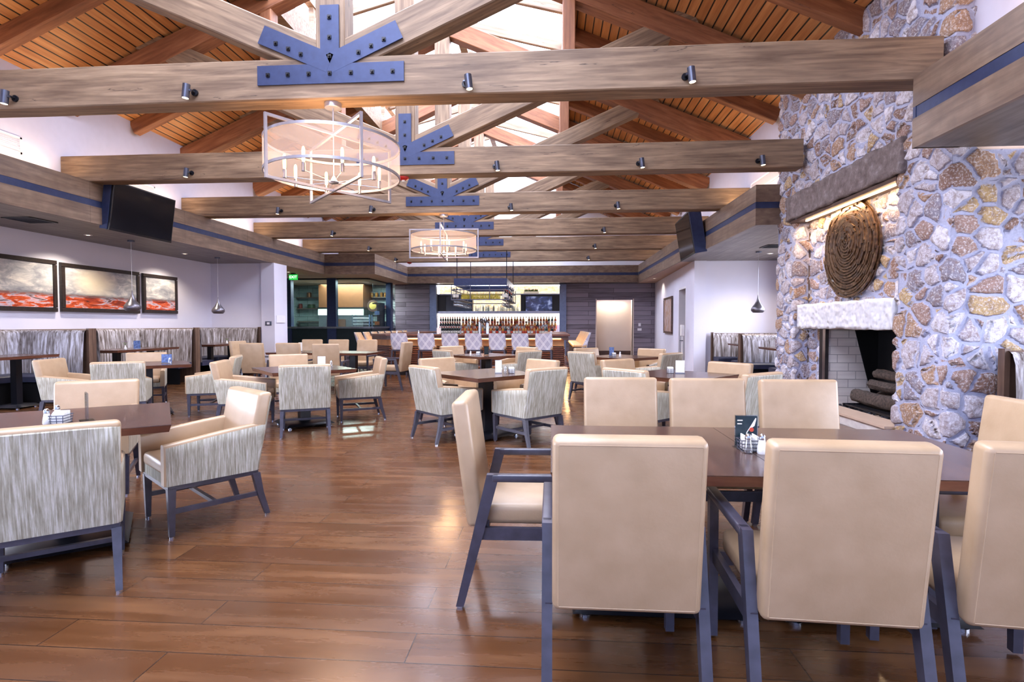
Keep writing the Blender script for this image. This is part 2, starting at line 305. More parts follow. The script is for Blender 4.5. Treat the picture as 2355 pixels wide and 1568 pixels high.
# ------------------------------------------------------------------ mesh builder
class MB:
    def __init__(s): s.v = []; s.f = []; s.m = []
    def add(s, vs, fs, mi=0, M=None):
        o = len(s.v); s.v += [tuple(M @ Vector(p)) if M else tuple(p) for p in vs]
        s.f += [tuple(i + o for i in f) for f in fs]; s.m += [mi] * len(fs); return s
    def box(s, x0, x1, y0, y1, z0, z1, mi=0, M=None):
        return s.hexa([(x0, y0, z0), (x1, y0, z0), (x1, y1, z0), (x0, y1, z0), (x0, y0, z1), (x1, y0, z1), (x1, y1, z1), (x0, y1, z1)], mi, M)
    def hexa(s, p, mi=0, M=None):
        return s.add(p, [(0, 3, 2, 1), (4, 5, 6, 7), (0, 1, 5, 4), (1, 2, 6, 5), (2, 3, 7, 6), (3, 0, 4, 7)], mi, M)
    def rbox(s, x0, x1, y0, y1, z0, z1, r=.02, mi=0, M=None, seg=3):
        bm = bmesh.new(); bmesh.ops.create_cube(bm, size=1)
        for v in bm.verts: v.co = Vector((x0 + (v.co.x+.5)*(x1-x0), y0 + (v.co.y+.5)*(y1-y0), z0 + (v.co.z+.5)*(z1-z0)))
        bmesh.ops.bevel(bm, geom=list(bm.edges), offset=r, segments=seg, profile=.5, affect='EDGES')
        bm.verts.index_update(); s.add([v.co.copy() for v in bm.verts], [[v.index for v in f.verts] for f in bm.faces], mi, M); bm.free(); return s
    def loft(s, secs, mi=0, M=None, cap=True, closed=False):
        n = len(secs[0]); vs = [p for sec in secs for p in sec]; fs = []
        k = len(secs)
        for i in range(k if closed else k-1):
            for j in range(n):
                a = i*n+j; b = i*n+(j+1) % n; c = ((i+1) % k)*n+(j+1) % n; d = ((i+1) % k)*n+j; fs.append((a, b, c, d))
        if cap and not closed: fs += [tuple(range(n-1, -1, -1)), tuple(range((k-1)*n, k*n))]
        return s.add(vs, fs, mi, M)
    def strip(s, secs, mi=0, M=None):
        n = len(secs[0]); vs = [p for sec in secs for p in sec]
        return s.add(vs, [(i*n+j, i*n+j+1, (i+1)*n+j+1, (i+1)*n+j) for i in range(len(secs)-1) for j in range(n-1)], mi, M)
    def rectloft(s, secs, mi=0, M=None):   # (x,y,z,wx,wy)
        return s.loft([[(x-a/2, y-b/2, z), (x+a/2, y-b/2, z), (x+a/2, y+b/2, z), (x-a/2, y+b/2, z)] for x, y, z, a, b in secs], mi, M)
    def cyl(s, p0, p1, r0, r1=None, n=12, mi=0, M=None, cap=True):
        r1 = r0 if r1 is None else r1; p0 = Vector(p0); p1 = Vector(p1); d = (p1-p0).normalized()
        u = d.orthogonal().normalized(); w = d.cross(u)
        secs = [[p + (u*math.cos(2*PI*i/n) + w*math.sin(2*PI*i/n))*r for i in range(n)] for p, r in ((p0, r0), (p1, r1))]
        return s.loft(secs, mi, M, cap)
    def tube(s, pts, r, n=8, mi=0, M=None):
        pts = [Vector(p) for p in pts]; secs = []
        u = (pts[1]-pts[0]).orthogonal().normalized()
        for i, p in enumerate(pts):
            d = (pts[min(i+1, len(pts)-1)] - pts[max(i-1, 0)]).normalized(); u = (u - d*u.dot(d)).normalized(); w = d.cross(u)
            secs.append([p + (u*math.cos(2*PI*k/n) + w*math.sin(2*PI*k/n))*r for k in range(n)])
        return s.loft(secs, mi, M)
    def bar(s, p0, p1, w, h, mi=0, M=None, up=(0, 0, 1)):   # square bar, w sideways, h along up
        p0 = Vector(p0); p1 = Vector(p1); d = (p1-p0).normalized(); x = d.cross(Vector(up)).normalized(); z = x.cross(d)
        secs = [[p - x*w/2 - z*h/2, p + x*w/2 - z*h/2, p + x*w/2 + z*h/2, p - x*w/2 + z*h/2] for p in (p0, p1)]
        return s.loft(secs, mi, M)
    def lathe(s, prof, c=(0, 0, 0), n=20, mi=0, M=None, cap=True):
        secs = [[(c[0]+r*math.cos(2*PI*i/n), c[1]+r*math.sin(2*PI*i/n), c[2]+z) for i in range(n)] for r, z in prof]
        return s.loft(secs, mi, M, cap)
    def prism(s, poly, z0, z1, mi=0, M=None):
        return s.loft([[(x, y, z0) for x, y in poly], [(x, y, z1) for x, y in poly]], mi, M)
    def build(s, name, mats, parent=None, loc=None, rot=None, ang=35):
        me = bpy.data.meshes.new(name); me.from_pydata(s.v, [], s.f)
        for k in (mats if isinstance(mats, (list, tuple)) else [mats]): me.materials.append(MT[k])
        me.polygons.foreach_set('material_index', s.m); me.polygons.foreach_set('use_smooth', [True]*len(s.f))
        me.update(); bm = bmesh.new(); bm.from_mesh(me); bmesh.ops.recalc_face_normals(bm, faces=bm.faces[:]); bm.to_mesh(me); bm.free()
        me.set_sharp_from_angle(angle=math.radians(ang))
        o = bpy.data.objects.new(name, me); COL.objects.link(o)
        if parent: o.parent = parent
        if loc: o.location = loc
        if rot is not None: o.rotation_euler = rot if hasattr(rot, '__len__') else (0, 0, rot)
        return o
def tag(o, label=None, cat=None, group=None, kind=None):
    if label: o['label'] = label
    if cat: o['category'] = cat
    if group: o['group'] = group
    if kind: o['kind'] = kind
    return o
def thing(name, label, cat, loc=(0, 0, 0), rz=0, group=None):
    o = bpy.data.objects.new(name, None); COL.objects.link(o); o.location = loc; o.rotation_euler = (0, 0, rz) if not hasattr(rz, '__len__') else rz
    o.empty_display_size = .1
    return tag(o, label, cat, group)
KIDS = {}
def kids(o):
    return [c for c in bpy.data.objects if c.parent == o]
def dup(root, loc, rz, label, group=None, _k=None):
    r = root.copy(); COL.objects.link(r); r.location = loc; r.rotation_euler = (0, 0, rz) if not hasattr(rz, '__len__') else rz
    r['label'] = label
    if group: r['group'] = group
    def rec(src, dst):
        if src.name not in KIDS: KIDS[src.name] = kids(src)
        for c in KIDS[src.name]:
            d = c.copy(); COL.objects.link(d); d.parent = dst; rec(c, d)
    rec(root, r); return r
class Kind:      # the first placing moves the prototype, later ones copy it
    def __init__(s, root): s.root = root; s.used = False
    def put(s, loc, rz, label, group=None):
        if s.used: return dup(s.root, loc, rz, label, group)
        s.used = True; s.root.location = loc; s.root.rotation_euler = (0, 0, rz) if not hasattr(rz, '__len__') else rz
        s.root['label'] = label
        if group: s.root['group'] = group
        return s.root
def struct(o): o['kind'] = 'structure'; return o
# ================================================================== THE ROOM
XL, XR = -7.75, 3.52          # faces of the soffits
WL, WR = -9.62, 6.05          # lower walls
UL, UR = -8.28, 4.12          # upper walls above the soffits
HS, HF, RX, RT, SL = 3.05, 3.74, -2.2, 7.95, .43
TY = [5.67 + .15, 8.63 + .15, 11.62 + .15, 14.57 + .15, 17.55 + .15, 20.6 + .15]    # truss centre lines
def roofz(x): return RT - SL * abs(x - RX)
struct(MB().box(-11.2, 7, -3.3, 24, -.1, 0).build('floor', 'floor_planks'))
# left lower wall with a window near the entrance end, right lower wall likewise
m = MB(); m.box(WL-.2, WL, 7.2, 15.1, 0, HS); m.box(WL-.2, WL, -3.3, 7.2, 0, .5); m.box(WL-.2, WL, -3.3, 7.2, 2.8, HS); m.box(WL-.2, WL, -3.3, -2.6, .5, 2.8)
struct(m.build('wall_left', 'wall_paint'))
m = MB(); m.box(WR, WR+.2, 5.0, 10.0, 0, HS).box(WR, WR+.2, 14.0, 15.3, 0, HS).box(WR, WR+.2, 10.0, 14.0, 0, 1.3).box(WR, WR+.2, 10.0, 14.0, 2.8, HS); m.box(WR, WR+.2, -3.3, 5.0, 0, .5); m.box(WR, WR+.2, -3.3, 5.0, 2.8, HS); m.box(WR, WR+.2, -3.3, -2.6, .5, 2.8)
struct(m.build('wall_right', 'wall_paint'))
def window(name, x0, x1, y0, y1, z0, z1, n, axis, gl='window_glass'):
    r = MB(); t = .05
    if axis == 'x':
        r.box(x0, x1, y0, y1, z0, z0+t).box(x0, x1, y0, y1, z1-t, z1)
        for i in range(n+1):
            a = x0 + (x1-x0-t)*i/n; r.box(a, a+t, y0, y1, z0+t, z1-t)
        g = MB().box(x0+t, x1-t, (y0+y1)/2-.004, (y0+y1)/2+.004, z0+t, z1-t)
    else:
        r.box(x0, x1, y0, y1, z0, z0+t).box(x0, x1, y0, y1, z1-t, z1)
        for i in range(n+1):
            a = y0 + (y1-y0-t)*i/n; r.box(x0, x1, a, a+t, z0+t, z1-t)
        g = MB().box((x0+x1)/2-.004, (x0+x1)/2+.004, y0+t, y1-t, z0+t, z1-t)
    w = struct(r.build(name, 'black_metal')); g.build('pane', gl, w)
window('window_1', WL-.14, WL-.08, -2.6, 7.2, .5, 2.8, 6, 'y')
window('window_2', WR+.08, WR+.14, -2.6, 5.0, .5, 2.8, 5, 'y')
window('window_10', WR+.08, WR+.14, 10.0, 14.0, 1.3, 2.8, 3, 'y')  # unseen window behind the chimney, added to brighten the booth bay
# glazed wall behind the viewer
m = MB(); m.box(-11.2, -9.2, -3.5, -3.3, 0, HF).box(5.4, 7, -3.5, -3.3, 0, HF).box(-9.2, 5.4, -3.5, -3.3, 2.95, 3.3)
m.add([(UL-.2, -3.5, 4.9), (UR+.2, -3.5, 4.9), (UR+.2, -3.5, roofz(UR+.2)), (RX, -3.5, 8.2), (UL-.2, -3.5, roofz(UL-.2))], [(0, 1, 2, 3, 4)])
m.box(UL-.2, UL+.5, -3.5, -3.3, 3.3, 4.9).box(UR-.5, UR+.2, -3.5, -3.3, 3.3, 4.9)
struct(m.build('wall_rear', 'wall_paint'))
window('window_3', -9.2, 5.4, -3.44, -3.38, 0.02, 2.95, 9, 'x', 'tinted_glass')  # unseen glazing, its tint put in to dim the daylight from behind
window('window_4', UL+.5, UR-.5, -3.44, -3.38, 3.3, 4.9, 8, 'x', 'tinted_glass')
# upper walls beside the roof slopes
struct(MB().box(UL-.2, UL, -3.3, 24, HS+.05, 5.42).build('wall_upper_left', 'upper_paint'))
struct(MB().box(UR, UR+.2, -3.3, 24, HS+.05, 5.3).build('wall_upper_right', 'upper_paint'))
struct(MB().add([(UL-.2, 23.6, HS), (UR+.2, 23.6, HS), (UR+.2, 23.6, roofz(UR)), (RX+2.5, 23.6, 6.9), (RX+2.5, 23.6, 7.6), (RX, 23.6, 8.2), (RX-2.5, 23.6, 7.6), (RX-2.5, 23.6, 6.9), (UL-.2, 23.6, roofz(UL))], [tuple(range(9))]).build('wall_far_gable', 'white_paint'))
# sloping board ceiling, laid out flat along local X and tilted
MW = 2.5                                     # half width of the glazed ridge lantern
for nm, sgn, xe in (('ceiling_left', -1, UL), ('ceiling_right', 1, UR)):
    run = abs(xe - RX) + .15 - MW; L = run * math.hypot(1, SL)
    m = MB().box(0, L, -3.4, 23.8, 0, .08)
    ang = math.atan(SL)
    o = m.build(nm, 'ceiling_boards', loc=(RX + sgn*MW, 0, roofz(RX+MW)), rot=((0, ang, 0) if sgn > 0 else (0, ang, PI)))
    if sgn < 0: o.location = (RX - MW, 20.4, roofz(RX+MW))
    struct(o)
# lantern: upstand glazing, ridge glazing, curbs
z0 = roofz(RX+MW)
m = MB()
for s in (-1, 1):
    x = RX + s*MW; m.box(x-.1, x+.1, -3.4, 23.8, z0-.28, z0+.14).box(x-.07, x+.07, -3.4, 23.8, z0+.66, z0+.82)
    y = -3.0
    while y < 23.6: m.box(x-.05, x+.05, y-.05, y+.05, z0+.14, z0+.66); y += 1.5
m.box(RX-.09, RX+.09, -3.4, 23.8, z0+.82+MW*.26-.14, z0+.82+MW*.26+.02)
struct(m.build('trim_1', 'timber'))
g = MB()
for s in (-1, 1):
    x = RX + s*MW; g.box(x-.004, x+.004, -3.4, 23.6, z0+.14, z0+.66)
    g.hexa([(RX, -3.4, z0+.9+MW*.26), (x, -3.4, z0+.9), (x, 23.6, z0+.9), (RX, 23.6, z0+.9+MW*.26), (RX, -3.4, z0+.91+MW*.26), (x, -3.4, z0+.91), (x, 23.6, z0+.91), (RX, 23.6, z0+.91+MW*.26)])
struct(g.build('window_5', 'window_glass'))
def localx(p0, p1):
    p0 = Vector(p0); p1 = Vector(p1); d = (p1-p0); L = d.length; d.normalize(); y = Vector((0, 1, 0)) if abs(d.y) < .9 else Vector((1, 0, 0)); z = d.cross(y).normalized(); y = z.cross(d)
    M = Matrix((d, y, z)).transposed().to_4x4(); M.translation = p0; return M, L
def timber(name, p0, p1, wy, hz, mat='timber', parent=None, cut0=0, cut1=0):
    """rectangular timber from p0 to p1 (centre line), local X along the grain, with bevelled arrises; cut = slanted ends"""
    M, L = localx(p0, p1); b = .012; m = MB()
    sec = lambda x, c: [(x + c*z, y, z) for y, z in ((-wy/2+b, -hz/2), (wy/2-b, -hz/2), (wy/2, -hz/2+b), (wy/2, hz/2-b), (wy/2-b, hz/2), (-wy/2+b, hz/2), (-wy/2, hz/2-b), (-wy/2, -hz/2+b))]
    N = max(1, int(L/.8)); rr = random.Random(int(L*1000) + int(p0[1]*97)); secs = []
    for i in range(N+1):
        x = L*i/N; c = cut0*(1-i/N) + cut1*i/N if i in (0, N) else 0
        c = cut0 if i == 0 else (cut1 if i == N else 0); j = 0 if i in (0, N) else rr.uniform(-.005, .005)
        secs.append([(q[0], q[1]+j, q[2]+j) for q in sec(x, c)])
    m.loft(secs); o = m.build(name, mat, ang=25); o.matrix_world = M
    if parent: o.parent = parent; o.matrix_parent_inverse = Matrix()
    if parent: o.matrix_local = Matrix.Translation(-parent.location) @ M
    return o
for i in range(0, 18):                     # lantern rafters
    y = -2.4 + i*1.49
    t = thing('lantern_rafter', 'brown timber rafter pair crossing the bright glazed roof lantern', 'rafter', (RX, y, z0+.85), 0, 'rafters under the glazed roof lantern')
    for s in (-1, 1): timber('rafter_half', (RX, y, z0+.72+MW*.26), (RX+s*MW, y, z0+.72), .09, .2, 'timber', t)
# soffit boxes: fascia boards with a blue steel band, plank underside
def fascia(path, name):
    m = MB(); t = .04
    for (x0, y0), (x1, y1) in zip(path, path[1:]):
        d = Vector((x1-x0, y1-y0, 0)); n = Vector((-d.y, d.x, 0)).normalized() * t      # outward side = left of path
        def q(a, b, za, zb, mi, off=0):
            o = n*off
            m.hexa([(a[0]-n.x+o.x, a[1]-n.y+o.y, za), (b[0]-n.x+o.x, b[1]-n.y+o.y, za), (b[0]+o.x, b[1]+o.y, za), (a[0]+o.x, a[1]+o.y, za),
                    (a[0]-n.x+o.x, a[1]-n.y+o.y, zb), (b[0]-n.x+o.x, b[1]-n.y+o.y, zb), (b[0]+o.x, b[1]+o.y, zb), (a[0]+o.x, a[1]+o.y, zb)], mi)
        L = d.length; k = max(1, round(L/2.44)); u = d/L
        for i in range(k):
            a = (x0+u.x*(L*i/k+.002), y0+u.y*(L*i/k+.002)); b = (x0+u.x*(L*(i+1)/k-.002), y0+u.y*(L*(i+1)/k-.002))
            q(a, b, HS, HS+.285, 0); q(a, b, HS+.395, HF, 0)
        q((x0, y0), (x1, y1), HS+.285, HS+.395, 1, -.15)
    return struct(m.build(name, ['fascia_wood', 'steel_blue'], ang=20))
fascia([(XL, 18.1), (XL, -3.2)], 'trim_2')
fascia([(XL, 18.1), (-6.0, 18.1), (-6.0, 22.3), (XR, 22.3), (XR, 9.68), (3.95, 9.68)][::-1], 'trim_3')
fascia([(3.95, 5.62), (XR, 5.62), (XR, -3.2)][::-1], 'trim_4')
def soffit(x0, x1, y0, y1, name, mat='soffit_wood', top=HF): return struct(MB().box(x0, x1, y0, y1, HS, HS+.03, 0).box(x0, x1, y0, y1, top-.04, top-.01).build(name, mat))
soffit(WL, XL-.04, -3.2, 14.95, 'ceiling_soffit_left'); soffit(-11.2, XL-.04, 14.95, 18.06, 'ceiling_soffit_kitchen', 'plaster_beige')
soffit(-11.2, -6.04, 18.14, 23.5, 'ceiling_soffit_corner', 'plaster_beige'); soffit(-6.04, 3.6, 22.34, 23.6, 'ceiling_soffit_bar')
soffit(XR+.04, WR, 9.72, 15.2, 'ceiling_soffit_right'); soffit(XR+.04, 7, 15.2, 23.6, 'ceiling_soffit_hall', 'plaster_beige'); soffit(XR+.04, WR, -3.2, 5.6, 'ceiling_soffit_near_right')
# end wall of the booth bay (left) and its slim pillar edge
struct(MB().box(-9.65, -8.1, 14.7, 15.2, 0, HS).box(-8.1, -7.72, 14.62, 15.35, 0, HS).build('wall_booth_end', 'wall_paint'))
struct(MB().box(-7.72, -7.70, 14.7, 15.2, 1.38, 1.58).build('trim_5', 'white_paint'))
# right: wall facing the room behind the booths, then the angled hall wall with a doorway
m = MB(); m.box(4.18, 6.2, 15.05, 15.25, 0, HS).box(3.86, 4.18, 14.98, 15.25, 0, HS)
struct(m.build('wall_right_bay', 'wall_paint'))
def hall(a, b, z0, z1, mb, t=.14):
    x = lambda y: 3.86 + (y-15.2)*(.44/7.6)
    mb.hexa([(x(a), a, z0), (x(b), b, z0), (x(b)+t, b, z0), (x(a)+t, a, z0), (x(a), a, z1), (x(b), b, z1), (x(b)+t, b, z1), (x(a)+t, a, z1)]); return mb
m = MB(); hall(15.2, 16.1, 0, HS, m); hall(17.3, 22.9, 0, HS, m); hall(16.1, 17.3, 2.45, HS, m)
struct(m.build('wall_hall', 'wall_paint'))
m = MB(); hall(16.1, 16.16, 0, 2.45, m, .2); hall(17.24, 17.3, 0, 2.45, m, .2); hall(16.16, 17.24, 2.39, 2.45, m, .2)
struct(m.build('door_1', 'white_paint'))
struct(MB().box(4.9, 5.0, 15.3, 19, 0, 2.6).build('wall_hall_beyond', 'walnut'))
# far wall of dark boards with the bar opening and a recess
m = MB(); m.box(-6.7, -4.9, 22.9, 23.1, 0, HS).box(-4.9, .36, 22.9, 23.1, 0, .88).box(-4.9, .36, 22.9, 23.1, 3.02, HS).box(.36, 1.9, 22.9, 23.1, 0, HS).box(3.4, 4.7, 22.9, 23.1, 0, HS).box(1.9, 3.4, 22.9, 23.1, 2.36, HS)
struct(m.build('wall_far', 'board_wall'))
m = MB().box(1.9, 3.4, 23.5, 23.58, 0, 2.4).box(1.86, 1.9, 22.88, 23.5, 0, 2.4).box(3.4, 3.44, 22.88, 23.5, 0, 2.4)
struct(m.build('wall_recess', 'wall_warm')); struct(MB().box(1.9, 3.4, 23.45, 23.5, 0, .2).build('baseboard_far', 'walnut'))
lamp((2.6, 23.18, 2.33), 'AREA', 14, (1, .86, .7), (.15, 0, 0), 1.1, sy=.2)
struct(MB().box(-9.4, -8.1, 14.6, 14.62, 0, .1).build('baseboard_left', 'walnut'))
struct(MB().box(-11.4, -9.65, 14.9, 15.1, 0, HF).build('wall_kitchen_return', 'wall_paint')); struct(MB().box(7.0, 7.2, 15.0, 24, 0, HF).box(4.6, 7.2, 23.4, 23.6, 0, HF).build('wall_hall_outer', 'wall_warm'))
struct(MB().box(-11.4, -11.2, 14.9, 24, 0, HF).build('wall_kitchen_side', 'stone_tile'))
# warm cove lights lying on top of the soffits, shining up
for y in (1.5, 4.3, 7.35, 10.3, 13.3, 16.2): lamp((-8.02, y, HF+.04), 'AREA', 20, (1, .66, .36), (PI, 0, 0), .08, sy=2.2)
for y in (1.5, 4.2, 11.0, 13.3, 16.2, 19.2): lamp((3.82, y, HF+.04), 'AREA', 14, (1, .66, .36), (PI, 0, 0), .08, sy=1.8)
# ================================================================== TRUSSES
ORD = ['front', 'second', 'third', 'fourth', 'fifth', 'farthest']
tlab = ['heavy brown roof truss closest to the viewer, carrying the big drum chandelier', 'roof truss second from the viewer, red alarm beacon under its tie beam',
        'roof truss third from the viewer, carrying the small distant chandelier', 'roof truss fourth from the viewer, just behind the distant chandelier',
        'roof truss fifth from the viewer, with the bar rack hung past it', 'roof truss farthest from the viewer, right before the bar fascia']
KX = -2.35; HD = .27
def bolt_positions():
    p = [(x, 3.995) for x in (-.68, -.46, -.23, 0, .23, .46, .68)] + [(0, 4.17), (0, 4.37), (0, 4.58)]
    for s in (-1, 1):
        for d in (.30, .45, .60): p.append((s*(d*.913+.04), 4.08 + d*.41))
    return p
for k, yc in enumerate(TY):
    t = thing('roof_truss', tlab[k], 'truss', (KX, yc, HF), 0, 'timber roof trusses')
    timber('tie_beam', (UL+.01, yc, 3.955), (UR-.01 if k not in (0, 1) else 3.84, yc, 3.955), HD, .43, 'timber', t)
    timber('king_post', (KX, yc, 4.17), (KX, yc, RT-.3), HD, .32, 'timber', t)
    for s in (-1, 1):
        p0 = Vector((KX, yc, 4.12)); e = 4.55; p1 = p0 + Vector((s*e, 0, e*.44))
        timber('diagonal_web', p0 + Vector((s*.1, 0, .044)), (p1.x, yc, p1.z-.02), HD-.02, .34, 'timber', t)
        x0 = RX + s*.0; xe = UL+.02 if s < 0 else UR-.02
        timber('top_chord', (RX+s*.02, yc, roofz(RX)-.26), (xe, yc, roofz(xe)-.26), HD, .36, 'timber_red', t)
        px = RX + s*2.47; timber('post', (px, yc, 4.12 + abs(px-KX)*.44 + .1), (px, yc, roofz(px)-.35), .24, .2, 'timber_red', t)
    # star shaped steel plates both faces, bolts
    for fy in ((-1, 1) if k < 2 else (-1,)):
        y = yc + fy*(HD/2+.009); m = MB()
        def arm(cx, cz, dx, dz, L, w, t_=.008):
            d = Vector((dx, dz)).normalized(); q = Vector((-d.y, d.x))*w/2; a = Vector((cx, cz)); b = a + d*L
            P = [a-q, b-q, b+q, a+q]; yy = (y-t_, y+t_)
            m.hexa([(P[0].x, yy[0], P[0].y), (P[1].x, yy[0], P[1].y), (P[1].x, yy[1], P[1].y), (P[0].x, yy[1], P[0].y), (P[3].x, yy[0], P[3].y), (P[2].x, yy[0], P[2].y), (P[2].x, yy[1], P[2].y), (P[3].x, yy[1], P[3].y)])
        arm(-.80, 3.995-HF, 1, 0, 1.60, .205, .008); arm(0, 4.05-HF, 0, 1, .66, .205, .0085)
        for s in (-1, 1): arm(0, 4.10-HF, s, .44, .82, .2, .009)
        m2 = MB(); m2.v = [(v[0], v[1]-yc, v[2]) for v in m.v]; m2.f = m.f; m2.m = m.m
        g = m2.build('gusset_plate', 'steel_blue', t)
        if fy == -1:
            for bx, bz in bolt_positions():
                b = MB().cyl((0, 0, 0), (0, -.012, 0), .028, n=4).cyl((0, -.012, 0), (0, -.03, 0), .013, n=6)
                o = b.build('bolt', 'black_metal', g); o.location = (bx, -(HD/2+.018), bz-HF)
    for s in ([0] if k else []): pass
# common rafters between the trusses
rl = []
for i in range(-1, 13):
    y = 4.33 + (i-1)*1.49 + .75 if False else TY[0] + 1.49*i - 1.49/1*0
    if min(abs(y - q) for q in TY) < .5: y = None
    if y is None or y > 22.3: continue
    for s in (-1, 1):
        xe = UL+.02 if s < 0 else UR-.02; xs = RX + s*(MW+.02)
        side = 'painting wall side' if s < 0 else 'fireplace side'
        t = thing('ceiling_rafter', 'reddish timber rafter under the sloping board ceiling on the ' + side, 'rafter', (xs, y, 6.5), 0, 'rafters on the ' + side)
        timber('rafter_beam', (xs, y, roofz(xs)-.13), (xe, y, roofz(xe)-.13), .17, .26, 'timber_red', t)
# near rafters, so the closest bays read complete
for y in (2.85, 4.3):
    for s in (-1, 1):
        xe = UL+.02 if s < 0 else UR-.02; xs = RX + s*(MW+.02); side = 'painting wall side' if s < 0 else 'fireplace side'
        t = thing('ceiling_rafter', 'reddish timber rafter under the sloping board ceiling on the ' + side, 'rafter', (xs, y, 6.5), 0, 'rafters on the ' + side)
        timber('rafter_beam', (xs, y, roofz(xs)-.13), (xe, y, roofz(xe)-.13), .17, .26, 'timber_red', t)
# ================================================================== FIREPLACE
FX, FY0, FY1 = 3.93, 5.67, 9.76; NY0, NY1, NZ, NX = 6.5, 9.1, 3.05, 4.16
OY0, OY1, OZ = 6.75, 8.5, 1.30
class Grid:
    def __init__(s, st): s.k = {}; s.v = []; s.f = []; s.st = st
    def p(s, x, y, z):
        key = (round(x, 4), round(y, 4), round(z, 4))
        if key not in s.k: s.k[key] = len(s.v); s.v.append(key)
        return s.k[key]
    def panel(s, o, u, nu, v, nv, hole=None):
        o = Vector(o); u = Vector(u); v = Vector(v); L = [(o + u*i/nu) for i in range(nu+1)]
        for i in range(nu):
            for j in range(nv):
                a = L[i] + v*(j/nv); 
                if hole and hole(L[i] + u*.5/nu + v*((j+.5)/nv)): continue
                b = L[i+1] + v*(j/nv); c = L[i+1] + v*((j+1)/nv); d = L[i] + v*((j+1)/nv)
                s.f.append((s.p(*a), s.p(*b), s.p(*c), s.p(*d)))
    def build(s, name, mat, parent=None):
        me = bpy.data.meshes.new(name); me.from_pydata(s.v, [], s.f); me.materials.append(MT[mat]); me.polygons.foreach_set('use_smooth', [True]*len(s.f))
        o = bpy.data.objects.new(name, me); COL.objects.link(o)
        if parent: o.parent = parent
        return o
fp = thing('stone_fireplace', 'tall fieldstone fireplace chimney rising past the trusses', 'fireplace')
g = Grid(.03); ZT = 6.3
nz = int(round(ZT/.03)); n = lambda a: max(1, int(round(abs(a)/.03)))
# front face (normal -X): order so the normal points to -X
bands = [(FY1, NY1), (NY1, NY0), (NY0, FY0)]
for a, b in bands:
    if (a, b) == (NY1, NY0):
        g.panel((FX, a, NZ), (0, b-a, 0), n(b-a), (0, 0, ZT-NZ), n(ZT-NZ))
    else:
        g.panel((FX, a, 0), (0, b-a, 0), n(b-a), (0, 0, NZ), n(NZ)); g.panel((FX, a, NZ), (0, b-a, 0), n(b-a), (0, 0, ZT-NZ), n(ZT-NZ))
# near face (normal -Y)
g.panel((FX, FY0, 0), (WR-FX, 0, 0), n(WR-FX), (0, 0, NZ), n(NZ)); g.panel((FX, FY0, NZ), (UR+.05-FX, 0, 0), n(UR+.05-FX), (0, 0, ZT-NZ), n(ZT-NZ))
# niche: far cheek (normal -Y), near cheek (normal +Y), back with firebox opening
g.panel((FX, NY1, 0), (NX-FX, 0, 0), n(NX-FX), (0, 0, NZ), n(NZ)); g.panel((NX, NY0, 0), (FX-NX, 0, 0), n(NX-FX), (0, 0, NZ), n(NZ))
g.panel((NX, NY1, 0), (0, OY1-NY1, 0), n(OY1-NY1), (0, 0, OZ), n(OZ)); g.panel((NX, OY0, 0), (0, NY0-OY0, 0), n(NY0-OY0), (0, 0, OZ), n(OZ))
g.panel((NX, NY1, OZ), (0, OY1-NY1, 0), n(OY1-NY1), (0, 0, NZ-OZ), n(NZ-OZ)); g.panel((NX, OY1, OZ), (0, OY0-OY1, 0), n(OY0-OY1), (0, 0, NZ-OZ), n(NZ-OZ)); g.panel((NX, OY0, OZ), (0, NY0-OY0, 0), n(NY0-OY0), (0, 0, NZ-OZ), n(NZ-OZ))
# far side
g.panel((4.3, FY1, 0), (FX-4.3, 0, 0), n(.37), (0, 0, ZT), n(ZT))
g.build('stonework', 'fieldstone', fp)
MB().box(FX+.06, UR+.6, FY0+.06, NY0-.06, 0, ZT-.05).box(FX+.06, UR+.6, NY1+.06, FY1-.05, 0, ZT-.05).box(FX+.06, UR+.6, NY0-.06, NY1+.06, NZ+.06, ZT-.05).box(NX+.06, 5.6, OY1+.13, NY1+.06, 0, NZ+.06).box(NX+.06, 5.6, NY0-.06, OY0-.13, 0, NZ+.06).build('masonry_core', 'fieldstone_core' if 'fieldstone_core' in MT else 'plaster_beige', fp)
def rough(name, x0, x1, y0, y1, z0, z1, mat, par, amp, seed, st=.05):
    gg = Grid(st); n = lambda a: max(1, int(round(abs(a)/st)))
    a, b, c = x1-x0, y1-y0, z1-z0
    gg.panel((x0, y1, z0), (0, -b, 0), n(b), (0, 0, c), n(c)); gg.panel((x1, y0, z0), (0, b, 0), n(b), (0, 0, c), n(c))
    gg.panel((x0, y0, z0), (a, 0, 0), n(a), (0, 0, c), n(c)); gg.panel((x1, y1, z0), (-a, 0, 0), n(a), (0, 0, c), n(c))
    gg.panel((x0, y0, z1), (a, 0, 0), n(a), (0, b, 0), n(b)); gg.panel((x0, y1, z0), (a, 0, 0), n(a), (0, -b, 0), n(b))
    from mathutils import noise as mn
    for i, p in enumerate(gg.v):
        q = Vector(p); d = mn.noise_vector(q*5 + Vector((seed, 0, 0)))*amp + mn.noise_vector(q*14)*amp*.4; q = q + d; gg.v[i] = tuple(q)
    return gg.build(name, mat, par)
rough('lintel', FX-.05, NX+.02, NY0-.12, NY1+.2, 3.02, 3.42, 'rough_slab', fp, .03, 3)
MB().box(FX-.03, NX, NY0-.02, NY1+.1, 2.965, 3.01).build('lintel_trim', 'walnut', fp)
MB().box(FX+.05, FX+.08, NY0+.02, NY1-.25, 2.945, 2.963).build('light_strip', 'led_strip', fp)
lamp((FX+.07, (NY0+NY1)/2, 2.93), 'AREA', 20, (1, .66, .36), (0, -.35, 0), .04, sy=2.4)
rough('mantel', FX+.0, NX+.02, NY0+.04, NY1-.12, 1.27, 1.64, 'chiselled_stone', fp, .018, 9, .04)
